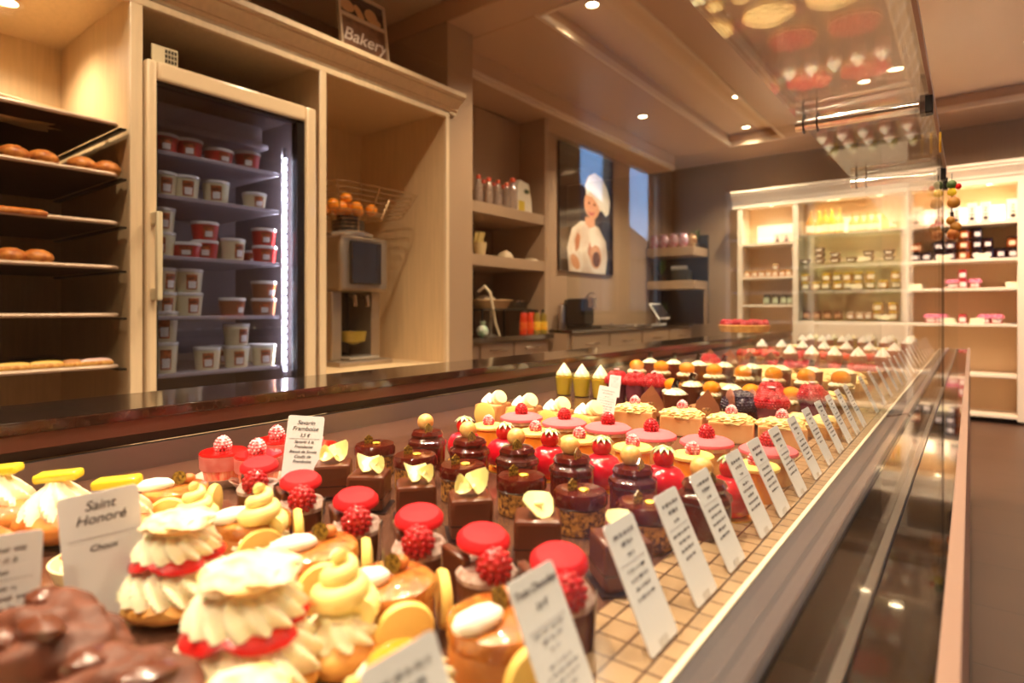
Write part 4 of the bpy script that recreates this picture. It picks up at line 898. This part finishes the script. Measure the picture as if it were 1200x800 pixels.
P['rsph']=Proto('red_glazed_dome','cake',[('dome',B().lathe([(.014,0),(.021,.005),(.0262,.014),(.0278,.023),(.0262,.033),(.020,.041),(.010,.0455),(0,.046)],seg=36).me('dome'),pinkg),('strawberry',mv(strawb(.013),(0,0,.042)),strm,None,[('leaf_crown',mv(leafs(.0155,10),(0,0,.0645)),frost)]),('cake_board',B().lathe([(.026,0),(.026,.0015),(0,.0015)],seg=28).me('cake_board'),gold)])
P['ytart']=Proto('custard_tartlet','tartlet',[('jelly_body',B().lathe(cyl(.024,.036),seg=32).me('jelly_body'),amber),('custard_disc',B().lathe([(.026,.036),(.0275,.037),(.0275,.040),(.025,.042),(0,.042)],seg=32).me('custard_disc'),macy),('raspberry',mv(RA,(0,0,.041)),rasps)])
P['pmac']=Proto('pink_macaron_cake','cake',[('cake_body',B().lathe(cyl(.029,.032),seg=32).me('cake_body'),tartc),('cream_ring',B().lathe([(.025,.031),(.033,.033),(.033,.038),(.02,.04)],seg=40,wav=.04,nw=14).me('cream_ring'),creamw),('macaron_shell',mv(macaron(.0375,.010),(0,0,.038)),macp),('raspberry',mv(RA,(0,0,.0475),s=1.15),raspm)])
P['cap']=Proto('raspberry_mousse_cake','cake',[('mousse_body',B().lathe(cyl(.0235,.034,.005),seg=32).me('mousse_body'),choc),('dusted_top',B().lathe([(.024,.028),(.0245,.032),(.021,.038),(0,.039)],seg=32).me('dusted_top'),mousse),('foil_strip',B().box((.024,-.008,.020),(.0012,.012,.040),rot=(0,.06,.0),bev=.0004).me('foil_strip'),foil),('chocolate_slab',B().box((-.022,.012,.024),(.008,.036,.044),rot=(0,-.12,.5),bev=.002).me('chocolate_slab'),choc),('raspberry',mv(RA,(.004,-.013,.036),(.55,0,.2),1.42),raspm),('macaron_shell',mv(macaron(.0215,.010),(-.002,.004,.0530),(.16,.05,0)),macr)])
P['caram']=Proto('caramel_macaron_cake','cake',[('caramel_body',B().lathe(cyl(.031,.038),seg=36).me('caramel_body'),caramb),('caramel_glaze',B().lathe([(.0312,.030),(.0325,.034),(.0315,.041),(.028,.043),(0,.043)],seg=36,wav=.015,nw=7).me('caramel_glaze'),caram),
  ('side_macaron',mv(B().lathe([(0,0),(.019,0),(.0205,.003),(.019,.007),(.01,.009),(0,.0092)],seg=28).me('a'),(.012,-.031,.021),(PI/2,0,.35)),macy),('side_macaron',mv(B().lathe([(0,0),(.019,0),(.0205,.003),(.019,.007),(.01,.009),(0,.0092)],seg=28).me('a'),(.034,.006,.023),(PI/2,0,1.75)),macy),
  ('cream_dollop',mv(B().sph((0,0,0),.012,(1.5,.8,.6),3,.08,3).me('a'),(-.015,-.012,.047),(0,0,.5)),meri),('chocolate_plaque',mv(B().lathe([(0,0),(.007,0),(.007,.0015),(0,.0015)],seg=14).me('a'),(.001,.004,.0505),(PI/2-.4,0,.75)),plaqm),('nut',B().sph((.006,.014,.047),.007,(1,1,.8),2).me('nut'),bun_m)])
P['cream']=Proto('strawberry_cream_puff','cream puff',[('puff_base',B().sph((0,0,.014),.040,(1,1,.38),3,.1,3).me('puff_base'),choux_m),('piped_cream',B().swirl(.043,.034,(0,0,.018),n=16,turns=.8,amp=.2,seg=96,pw=3.5,tip=.6).me('piped_cream'),creamw),
  ('strawberry_slices',B().sph((.015,-.019,.049),.016,(1.25,.75,.24),2,rot=(.45,.1,.6)).sph((-.015,-.019,.049),.016,(1.25,.75,.24),2,rot=(.45,-.1,-.6)).sph((.020,.012,.049),.016,(.75,1.2,.24),2,rot=(0,.4,0)).sph((-.020,.012,.049),.016,(.75,1.2,.24),2,rot=(0,-.4,0)).me('strawberry_slices'),strm),
  ('upper_cream',B().swirl(.034,.026,(0,0,.050),n=15,turns=.75,amp=.2,seg=90,pw=2.6,tip=.4).me('upper_cream'),creamw),('puff_lid',B().sph((.002,0,.076),.027,(1,1,.28),4,.18,3,2).me('puff_lid'),M('dusted_choux',(236,190,116),.6,rgb2=(252,242,224),vscale=45))])
P['twist']=Proto('lemon_cream_twist','cream pastry',[('choux_base',B().sph((0,0,.016),.03,(1,1,.55),3,.08,3).me('choux_base'),choux_m),('cream_base',B().swirl(.028,.02,(0,0,.024),n=10,turns=.6,amp=.25,seg=60,pw=3,tip=.6).me('cream_base'),creamw),('lemon_twist',B().tube([((.0165-.0052*t)*math.cos(t*6.3),(.0165-.0052*t)*math.sin(t*6.3),.044+.0135*t) for t in [k*.08 for k in range(38)]],[.0105-.0021*k*.08 for k in range(38)],12).sph((0,0,.05),.012,(1,1,1.4),2).me('lemon_twist'),creamy)])
P['ameri']=Proto('amber_glazed_cream_cake','cake',[('cake_base',B().lathe(cyl(.033,.026,.004),seg=32).me('cake_base'),tartc),('cream_ring',B().swirl(.033,.020,(0,0,.024),n=15,turns=.6,amp=.2,seg=75,pw=4,tip=.7).me('cream_ring'),creamw),('amber_top',B().sph((0,0,.042),.023,(1,1,.42),3).me('amber_top'),amber)])
P['rocher']=Proto('chocolate_rocher','chocolate pastry',[('nut_coating',B().sph((0,0,.034),.037,(1.1,1,.92),5,.22,2.6,3).me('nut_coating'),nutty),('paper_case',B().lathe([(.024,0),(.034,.014),(.033,.014),(.023,.001)],seg=60,wav=.03,nw=24).me('paper_case'),papc),('chocolate_flakes',B().sph((.015,-.01,.062),.014,(1.2,.7,.5),2,.3,4).sph((-.014,.006,.064),.012,(1,.8,.6),2,.3,4,2).sph((0,-.02,.058),.012,(1,.8,.5),2,.3,4,5).me('chocolate_flakes'),choc)])
P['mango']=Proto('mango_cream_puff','cream puff',[('choux_base',B().sph((0,0,.020),.040,(1.15,.8,.5),3,.08,3).me('choux_base'),bun_m),('piped_cream',B().swirl(.033,.040,(0,0,.024),n=9,turns=.7,amp=.25,seg=54,pw=2.4,tip=.3).me('piped_cream'),creamw),('mango_slice',B().box((0,0,.066),(.042,.016,.009),rot=(.1,-.1,.3),bev=.003).me('mango_slice'),mango)])
P['cup']=Proto('almond_cream_bowl','cake',[('white_bowl',B().lathe([(.018,0),(.028,.008),(.034,.026),(.0325,.026),(.026,.010)],seg=32).me('white_bowl'),macw),('cream',B().swirl(.028,.022,(0,0,.018),n=8,turns=.5,amp=.25,seg=48,pw=2,tip=.3).me('cream'),creamw),('almond_pieces',B().sph((.012,-.012,.032),.009,(1.3,.6,.4),2).sph((-.010,-.014,.031),.008,(1.3,.6,.4),2,rot=(0,0,1)).sph((0,.01,.04),.008,(1.2,.6,.4),2).me('almond_pieces'),bun_m)])
P['sav']=Proto('raspberry_savarin','savarin',[('paper_case',B().lathe([(.024,0),(.034,.012),(.035,.013),(.033,.011),(.023,.001)],seg=72,wav=.02,nw=30).me('paper_case'),papc),('cake_cone',B().lathe([(.022,.002),(.026,.024)],seg=32).me('cake_cone'),M('striped_savarin',(226,40,30),.25,rgb2=(240,170,120),vscale=6,grain=(30,30,4),coat=.5)),('mousse_layer',B().lathe([(.028,.022),(.029,.024),(.0295,.040),(.028,.041)],seg=36).me('mousse_layer'),savp),('jelly_top',B().lathe([(.029,.040),(.0298,.042),(.028,.044),(0,.044)],seg=36).me('jelly_top'),savr),('raspberry',mv(RA,(-.002,0,.0435),s=1.15),rasps)])
P['slice']=Proto('macaron_cream_slice','slice cake',[('slice_body',B().box((0,0,.020),(.052,.060,.040),bev=.004).me('slice_body'),M('peach_slice',(232,170,110),.3,rgb2=(214,140,80),vscale=30,coat=.5)),('side_biscuit',mv(B().lathe([(0,0),(.024,0),(.025,.002),(.022,.004),(0,.004)],seg=28).me('a'),(.0,-.030,.020),(PI/2,0,0)),macy),('cream_swirl',B().swirl(.017,.020,(-.010,.0,.040),n=8,turns=.6,amp=.28,seg=48,pw=1.8,tip=.2).me('cream_swirl'),meri),('macaron',mv(B().lathe([(0,0),(.014,.001),(.016,.004),(.013,.007),(.013,.009),(.016,.012),(.014,.016),(0,.018)],seg=24).me('a'),(.006,.004,.046),(.5,.9,.3)),macw)])
P['crum']=Proto('crumble_slice','slice cake',[('slice_body',B().box((0,0,.018),(.075,.05,.036),bev=.003).me('slice_body'),M('apricot_slice',(236,176,120),.4,rgb2=(226,150,90),vscale=20)),('crumble_top',B().sph((0,0,.037),.04,(.98,.66,.32),4,.22,8,2).me('crumble_top'),crumb),('raspberry',mv(RA,(0,0,.046),s=1.05),rasps)])
gl=glass('verrine_glass',(246,246,240),.09,.8,4)
P['lemv']=Proto('lemon_verrine','verrine',[('glass_cup',B().lathe([(.020,0),(.026,.062),(.0255,.062),(.0195,.002)],seg=28).me('glass_cup'),gl),('lemon_mousse',B().lathe([(.0185,.003),(.0235,.050),(0,.052)],seg=28).me('lemon_mousse'),verry),('cream_peak',B().swirl(.023,.036,(0,0,.052),n=7,turns=.8,amp=.2,seg=42,pw=1.3).me('cream_peak'),creamw)])
def rcl(z,r=.024,s=1.25):
    L_=[]; bm=bmesh.new()
    for k,(n,rr_,dz) in enumerate([(7,r*.86,0),(5,r*.55,.010),(1,0,.013)]):
        for i in range(n):
            a=2*PI*i/n+k*.5; m=mv(RA,(rr_*math.cos(a),rr_*math.sin(a),z+dz),(0,0,i),s); bm.from_mesh(m)
    o=bpy.data.meshes.new('raspberry_heap'); bm.to_mesh(o); bm.free(); o.polygons.foreach_set('use_smooth',[True]*len(o.polygons)); return o
P['rcup']=Proto('raspberry_cup','verrine',[('cup',B().lathe([(.022,0),(.027,.045),(.0255,.045),(.02,.002)],seg=28).me('cup'),M('cup_plum',(120,50,70),.2,coat=.5)),('raspberry_heap',rcl(.043),raspm),('sugar_dust',B().sph((0,0,.079),.004,(2,2,.5),sub=2).me('sugar_dust'),rasps)])
P['odom']=Proto('orange_dome_verrine','verrine',[('glass_cup',B().lathe([(.024,0),(.027,.036),(.0265,.036),(.0235,.002)],seg=28).me('glass_cup'),gl),('filling',B().lathe([(.0225,.003),(.0255,.030),(0,.031)],seg=28).me('filling'),M('brown_filling',(180,110,50),.3)),('cream_collar',B().swirl(.026,.012,(0,0,.032),n=12,turns=.5,amp=.25,seg=60,pw=4,tip=.7).me('cream_collar'),creamw),('orange_dome',B().sph((0,0,.050),.020,(1,1,.85),3).me('orange_dome'),orj)])
P['chcup']=Proto('chocolate_cream_cup','verrine',[('chocolate_cup',B().lathe([(.020,0),(.025,.052),(.0235,.052),(.018,.003)],seg=28).me('chocolate_cup'),choc),('cream_top',B().swirl(.024,.016,(0,0,.048),n=10,turns=.5,amp=.25,seg=50,pw=2.2,tip=.4).me('cream_top'),creamw),('chocolate_shard',B().box((0,0,.072),(.013,.002,.02),rot=(.2,.3,.4)).box((.004,0,.07),(.010,.002,.016),rot=(-.2,-.5,1.5)).me('chocolate_shard'),chocd)])
P['fan']=Proto('chocolate_fan_cake','cake',[('cake_body',B().lathe(cyl(.027,.034),seg=28).me('cake_body'),speck),('chocolate_fan',B().prism([(-.030,0),(.030,0),(.024,.03),(.004,.062),(-.018,.04)],-.001,.001,mat=Matrix.Rotation(PI/2-.15,4,'X'),c=(0,-.028,.006)).me('chocolate_fan'),M('fan_chocolate',(150,90,60),.35,coat=.2)),('berry',B().sph((0,0,.042),.012,(1,1,.9),3).me('berry'),blk)])
P['bberry']=Proto('blackberry_chocolate_cake','cake',[('cake_body',B().lathe(cyl(.030,.034),seg=28).me('cake_body'),chocr),('blackberry_heap',mv(rcl(0,.026,1.45),(0,0,.033)),blk),('chocolate_petal',B().sph((-.022,-.01,.05),.024,(.25,1,1),2).sph((.022,.0,.05),.022,(.25,1,1),2).me('chocolate_petal'),M('petal_chocolate',(140,84,66),.3,coat=.3))])
P['bberry'].parts[1][1].materials.clear()
P['ptart']=Proto('crumble_tartlet','tartlet',[('tart_shell',B().lathe([(.024,0),(.031,.022),(.029,.022),(.0,.018)],seg=60,wav=.02,nw=20).me('tart_shell'),tartc),('crumble_top',B().sph((0,0,.024),.028,(1,1,.5),3,.22,7).me('crumble_top'),crumb)])
P['wcup']=Proto('white_cream_cup','verrine',[('glass_cup',B().lathe([(.022,0),(.027,.05),(.0265,.05),(.0215,.002)],seg=24).me('glass_cup'),gl),('fruit_layer',B().lathe([(.021,.003),(.0255,.045),(0,.046)],seg=24).me('fruit_layer'),M('cup_pink',(226,130,120),.3)),('cream_peak',B().swirl(.026,.034,(0,0,.046),n=7,turns=.8,amp=.2,seg=42,pw=1.2).me('cream_peak'),meri)])
def bigtart(r,fill,top,nm,parts): return Proto(nm,'tart',[('tart_crust',B().lathe([(r*.9,0),(r,.022),(r*.95,.024),(r*.93,.018),(0,.018)],seg=90,wav=.012,nw=36).me('tart_crust'),tartc)]+parts)
def fruits(r,n,m0,z,s): 
    bm=bmesh.new(); i=0
    for ring in range(n):
        rr_=r*(1-ring/n)*.88; c=max(1,int(2*PI*rr_/(.019*s*.9)))
        for j in range(c):
            a=2*PI*j/c+ring*.3; bm.from_mesh(mv(m0,(rr_*math.cos(a),rr_*math.sin(a),z+.004*((j*7+ring)%3)),(.3*math.sin(j*3),.3*math.cos(j*5),j),s*.9))
    o=bpy.data.meshes.new('fruit_topping'); bm.to_mesh(o); bm.free(); o.polygons.foreach_set('use_smooth',[True]*len(o.polygons)); return o
P['rtart']=bigtart(.085,0,0,'raspberry_tart',[('fruit_topping',fruits(.08,4,RA,.018,1.15),raspm),('glazed_filling',B().lathe([(.078,.017),(.078,.020),(0,.020)],seg=40).me('glazed_filling'),savr)])
P['atart']=bigtart(.085,0,0,'almond_crumble_tart',[('crumble_top',B().sph((0,0,.022),.078,(1,1,.28),4,.16,9).me('crumble_top'),crumb),('custard',B().lathe([(.08,.016),(.08,.019),(0,.019)],seg=40).me('custard'),yel)])
st=strawb(.012)
P['starts']=bigtart(.09,0,0,'strawberry_tart',[('fruit_topping',fruits(.085,3,mv(st,(0,0,0)),.018,1.4),strm),('custard',B().lathe([(.084,.016),(.084,.020),(0,.020)],seg=40).me('custard'),yel)])
cnts={}
def put(kind,x,y,label,group=None,scale=1,rz=None,z=DECK):
    return P[kind].make((x,y,z),random.uniform(-.25,.25)+.65 if rz is None else rz,label,group,scale)
def row(kind,Y,xs,desc,group,scale=1,kinds=None,jit=.006,rz=None):
    n=len(xs)
    for i,px in enumerate(xs):
        d,x=on_y(px,Y); idx=n-1-i
        k=kinds[i%len(kinds)] if kinds else kind
        put(k,x,Y+random.uniform(-jit,jit),'%s, %s from the cards'%(desc,ORD[idx]),group,scale,rz)
row('caram',.285,(205,292,372,463,582),'caramel glazed cake with yellow macaron sides','caramel cakes in the pastry case')
row('cap',.355,(300,355,424,496,575,662),'dusted mousse cake with raspberry under red macaron','raspberry mousse cakes in the pastry case',.96)
row('cube0',.455,(392,437,487,548,632,728),'milk chocolate cube with white chocolate petal','chocolate cubes in the pastry case',1.02,kinds=['cube2','cube0','cube0','cube2','cube1','cube1'])
row('disc',.545,(436,489,544,610,683,757),'dark glazed round cake with gold leaf','gold flecked chocolate cakes in the pastry case',1.0)
row('ball',.612,(497,550,605,668,740,826),'dark rosette cake crowned with golden ball','golden ball cakes in the pastry case',.98)
row('rsph',.685,(547,594,646,706,780,858),'red glazed dome topped with frosted strawberry','strawberry domes in the pastry case',.98)
row('ytart',.76,(575,627,680,742,810,886),'amber tartlet with yellow disc and raspberry','yellow raspberry tartlets in the pastry case',1.0)
row('pmac',.845,(613,662,711,765,828,900),'pink macaron cake topped with fresh raspberry','pink macaron cakes in the pastry case',1.0)
row('slice',.945,(578,612,650,688),'orange slice with cream and ivory macaron','cream slices at the back of the case',1.0,rz=.1)
row('crum',1.07,(745,800,858,916),'long crumble slice with sugared raspberry','crumble slices in the pastry case',1.0,rz=.25)
row('fan',1.165,(768,800,836,895,930),'','x') if False else None
for i,(k,px,lb) in enumerate([('fan',760,'chocolate cake with a tall chocolate fan, farthest left behind the crumble slices'),('chcup',792,'chocolate cup with cream between the two fan cakes'),('fan',824,'chocolate cake with a tall chocolate fan, right of the other fan'),('bberry',868,'dark chocolate cake heaped with blackberries and chocolate petals'),('rcup',904,'raspberry heaped cup behind the crumble slices'),('ptart',936,'crumble tartlet behind the crumble slices, left one'),('ptart',966,'crumble tartlet behind the crumble slices, right one')]):
    d,x=on_y(px,1.20); put(k,x,1.20,lb,None,1.05,rz=.6)
i=0
for k,px in [('lemv',661),('lemv',682),('lemv',704),('rcup',723),('rcup',745),('rcup',767),('odom',788),('chcup',811),('odom',834),('chcup',858),('odom',880),('rcup',904),('odom',928),('rcup',952)]:
    d,x=on_y(px,1.37); i+=1
    ds={'lemv':'lemon verrine with a white cream peak','rcup':'plum cup heaped with raspberries','odom':'orange domed verrine with cream collar','chcup':'chocolate cup with cream and chocolate shards'}[k]
    put(k,x,1.37,'%s before the glass divider, %s from the worktop'%(ds,ORD[i-1]),'verrines before the glass divider',1.0,rz=.3)
# second bay beyond the divider
bay2=[(1.58,'ptart',[.24+.085*j for j in range(8)],'crumble tartlet just past the glass divider'),(1.70,'odom',[.24+.08*j for j in range(8)],'orange domed verrine in the second bay'),(1.82,'chcup',[.25+.08*j for j in range(8)],'chocolate cream cup, nearer row of the second bay'),
 (1.95,'ptart',[.24+.08*j for j in range(8)],'crumble tartlet, farther row of the second bay'),(2.12,'atart',[.32,.52],'round almond crumble tart, nearer row'),(2.36,'rtart',[.30,.50],'round raspberry tart on the deck, nearer row'),
 (2.52,'fan',[.62,.70,.78,.86],'chocolate fan cake in the second bay'),(2.60,'wcup',[.24,.32,.40,.48,.56],'white cream peaked cup, nearer row'),(2.80,'starts',[.32,.53,.74],'round strawberry tart in the second bay'),(3.02,'wcup',[.24+.09*j for j in range(7)],'white cream peaked cup, farther row'),
 (3.22,'rtart',[.32,.53,.74],'round raspberry tart, farther row'),(3.46,'atart',[.32,.53,.74],'round almond crumble tart, farther row'),(3.70,'wcup',[.24+.1*j for j in range(6)],'white cream peaked cup near the far end'),(3.90,'wcup',[.24+.1*j for j in range(6)],'white cream peaked cup in the farthest row'),(4.08,'lemv',[.24+.1*j for j in range(6)],'lemon verrine at the far end of the case')]
for Y,k,xs,lb in bay2:
    for j,x in enumerate(xs): put(k,-x-.02,Y,'%s, %s from the price cards'%(lb,ORD[j]),lb.split(',')[0]+' group',1.15 if k in('wcup','rcup','odom','chcup') else 1,rz=.4)
# tart on a glass stand
d,x=on_y(872,2.36)
g=thing('glass_cake_stand','clear glass cake stand lifting a red fruit tart beside the worktop','cake stand',(x,2.36,DECK))
ob('stand_plate',B().lathe([(0,.142),(.10,.142),(.105,.147),(0,.146)],seg=36),gl,g); ob('stand_stem',B().lathe([(.055,0),(.05,.006),(.012,.02),(.010,.142)],seg=20),gl,g)
put('rtart',x,2.36,'red fruit tart raised on the clear glass stand',None,1.1,z=DECK+.147)
P['ctart']=bigtart(.085,0,0,'berry_mound_tart',[('crumble_top',B().sph((0,0,.022),.078,(1,1,.28),4,.16,9).me('crumble_top'),crumb),('berry_mound',mv(rcl(0,.030,1.5),(0,0,.036)),raspm)])
put('ctart',-.745,2.13,'crumble tart crowned with a mound of red berries, beside the worktop',None,1.0,rz=.2)
# foreground pastries
for k,x,y,s,lb,rz in [
 ('cream',-.335,.182,1.02,'large strawberry cream puff at the front of the picture, nearest the chocolate rochers',.7),('cream',-.478,.205,.92,'strawberry cream puff beside the Saint Honore card',.5),
 ('ameri',-.405,.222,.9,'amber glazed cream cake between the two strawberry cream puffs',.3),('twist',-.50,.285,.9,'lemon cream twist standing behind the cream puffs',.2),('twist',-.318,.236,.92,'tall lemon cream twist just right of the large cream puff',.2),
 ('ameri',-.245,.222,.9,'amber glazed cream cake beside the lemon twist',.3),('cream',-.262,.140,.75,'strawberry cream puff low at the bottom edge by the price cards',.1),('twist',-.225,.175,.72,'lemon cream twist next to the front price card',.2),
 ('rocher',-.405,.105,1.0,'lumpy chocolate rocher at the left of the front pair',.2),('rocher',-.322,.110,.95,'lumpy chocolate rocher at the right of the front pair',.9),
 ('cream',-.357,.048,.8,'cream puff cut by the lower left corner of the picture',.9),
 ('mango',-.79,.165,1.0,'mango topped cream puff, leftmost of the three',.4),('mango',-.715,.195,1.0,'mango topped cream puff, middle of the three',.4),('mango',-.645,.222,1.0,'mango topped cream puff, right of the three',.4),
 ('mango',-.70,.115,1.0,'brown choux cream puff lying behind the left price card',1.2),('cup',-.565,.185,1.1,'pale bowl of cream with almonds beside the Saint Honore card',.4),
 ('twist',-.58,.265,.8,'small lemon cream twist at the end of the caramel row',.2)]:
    put(k,x,y,lb,None,s,rz)
d0,x0=on_y(265,.395)
for i,(px,Y) in enumerate([(262,.395),(303,.415),(326,.480),(371,.490)]):
    d,x=on_y(px,Y); put('sav',x,Y,'red raspberry savarin in a paper case, %s'%['leftmost of the four','left in front of its price card','behind its price card on the left','right of its price card'][i],'raspberry savarins by the worktop',1.0,rz=.4*i)

# ---- price cards on the pastry deck ----
CW,CH=.044,.086
card_me=B().prism(rr(-CW/2,CW/2,0,CH,.003,3),-.0005,.0005).me('card_face',False)
def scribble(seed,head=True):
    rnd=random.Random(seed); b=B()
    def line(z,w,h):
        x=-w/2
        while x<w/2:
            L_=rnd.uniform(.003,.007); L_=min(L_,w/2-x+.0001)
            n=max(2,int(L_/.0011))
            for q in range(n):
                hh=h*rnd.uniform(.5,1.1); b.box((x+L_*(q+.5)/n,z+rnd.uniform(-.0002,.0004),.0007),(.0005,hh,.0002),rot=(0,0,-.35))
                if q%2: b.box((x+L_*(q+.5)/n,z-h*.3,.0007),(.0011,.0004,.0002))
            x+=L_+.0016
    line(CH-.010,.030,.0034)
    line(CH-.0165,rnd.uniform(.014,.026),.0034)
    line(CH-.024,.010,.0026)
    for k in range(rnd.choice((4,5))): line(CH-.034-.0062*k,rnd.uniform(.018,.034),.0026)
    return b.me('lettering',False)
rule=B().box((0,CH-.0285,.0007),(.036,.0003,.0002)).me('rule_line',False)
foot=B().box((0,.003,-.004),(.014,.006,.010),bev=.001).me('card_foot')
def card(loc,rot,label,texts=None,seed=0,scale=1,group='price cards in the pastry case'):
    e=thing('price_card',label,'price card',loc,0,group,rot); e.scale=(scale,)*3
    ob('card_face',card_me,cardm,e); ob('card_foot',foot,MATS['acrylic'] if 'acrylic' in MATS else cardm,e); ob('rule_line',rule,inkl,e)
    if texts:
        bm=bmesh.new()
        for body,size,y in texts:
            m=text_mesh(body,size,ext=.0001,bold=.00005); m.transform(Matrix.Translation((0,y,.0007))); bm.from_mesh(m)
        m=bpy.data.meshes.new('lettering'); bm.to_mesh(m); bm.free(); ob('lettering',m,ink,e)
    else: ob('lettering',scribble(seed),ink,e)
    return e
MATS['acrylic']=glass('acrylic',(240,240,240),.08,.8,4)
# cards along the grille: face the customer side, leaning back; local x runs along the case
Ys=[.18,.280,.388,.471,.548,.646,.722,.812,.907,1.0,1.09,1.18,1.27,1.36]
lean=math.radians(25)
R0=Matrix(((0,-math.sin(lean)*1.0,math.cos(lean)),(1,0,0),(0,math.cos(lean),math.sin(lean))))  # columns: local x->+Y, local y->up&back, local z->+X
rot0=R0.to_euler()
for i,Y in enumerate(Ys):
    tx=None
    if i==1: tx=[('Trois Chocolats',.0062,CH-.0105),('3,6 €',.0052,CH-.020)]
    e=card((-.166,Y,DECK+.001),rot0,'white price card on the beige grille, %s from the picture bottom%s'%(ORD[i],' headed Trois Chocolats' if i==1 else ''),None if not tx else tx,seed=i)
    if tx:
        m=scribble(77,True); ob('small_print',m,inkl,e); e.children[-1].scale=(1,.72,1)
for i in range(17):
    Y=1.56+.155*i
    card((-.166,Y,DECK+.001),rot0,'white price card past the glass divider, %s along the grille'%ORD[i],None,seed=100+i,group='price cards of the second bay')
def face_card(px,Y,lift,label,texts,seed=0,scale=1,tilt=-.12,yaw=.0,leanb=.25):
    d,x=on_y(px,Y); th=math.atan2(-x,Y)   # direction from eye
    return card((x,Y,DECK+lift),Euler((PI/2-leanb,tilt,th+yaw),'XYZ'),label,texts,seed,scale,'price cards standing among the cakes')
face_card(350,.425,.012,'white price card reading Savarin Framboise standing among the red savarins',[('Savarin',.0075,CH-.011),('Framboise',.0075,CH-.0185),('3,5 €',.0055,CH-.026),('Savarin à la',.0052,CH-.034),('Framboise',.0052,CH-.040),('Biscuit de Savoie',.0048,CH-.046),('Coulis de',.0052,CH-.052),('Framboise',.0052,CH-.058)],tilt=.12)
face_card(130,.166,.002,'white price card reading Saint Honore beside the strawberry cream puff',[('Saint',.0085,CH-.011),('Honoré',.0085,CH-.0195),('Choux',.0055,CH-.037)],scale=1.12,tilt=-.08,leanb=.1)
face_card(-10,.098,.0,'white price card cut by the left edge of the picture',None,5,1.0,tilt=.05,leanb=.1)
face_card(719,1.305,.018,'small white price card standing before the raspberry cups',None,6,.62,tilt=.1)
face_card(706,.98,.02,'white price card beside the cream slices',None,7,.8,tilt=.18)
# hanging charms from the top glass edge
g=thing('gold_charm','gold teardrop charm hanging from the top glass edge','charm',(GX+.012,1.56,GTZ-.002))
ob('thread',B().tube([(0,0,0),(0,0,-.014)],.0006,5),darkmet,g); ob('drop',B().tube([(0,.000,-.012),(0,.006,-.026),(0,.0065,-.034),(0,0,-.052),(0,-.0065,-.034),(0,-.006,-.026)],.0022,8,True),gold,g)
d,y=on_x(1113.5,.045); y=1.95
g=thing('fruit_garland','small hanging garland of coloured wooden fruit and nuts','garland',(-.044,2.14,GTZ-.022)); g.scale=(1.45,1.45,1.3)
ob('cord',B().tube([(0,0,.02),(0,0,-.12)],.0008,5),darkmet,g)
for (dx,dz,r,m_,n_) in [(.0,-.005,.009,leafm,'green_leaf'),(.010,-.010,.006,strm,'red_berry'),(.0,-.022,.008,mango,'yellow_fruit'),(.003,-.045,.011,M('wood_bead',(190,130,50),.4),'wooden_bead'),(-.002,-.085,.008,MATS['wood_bead'],'wooden_bead'),(.006,-.10,.010,MATS['wood_bead'],'wooden_bead'),(.002,-.115,.011,bun_m,'brown_nut')]:
    ob(n_,B().sph((dx,0,dz),r,(1,1,1.2),2,.1,3),m_,g)

# ================= CAMERA =================
cam=bpy.data.cameras.new('camera'); co=bpy.data.objects.new('camera',cam); C.objects.link(co)
cam.sensor_width=36; cam.lens=21.0; co.location=(0,0,CZ); co.rotation_euler=(PI/2,0,A); cam.shift_y=-37/1200
cam.clip_start=.01; cam.clip_end=100
cam.dof.use_dof=True; cam.dof.focus_distance=.92; cam.dof.aperture_fstop=4.0
sc=bpy.context.scene; sc.camera=co
sc.view_settings.view_transform='Standard'; sc.view_settings.look='None'; sc.view_settings.gamma=1; sc.view_settings.use_curve_mapping=False
sc.view_settings.exposure=1.05
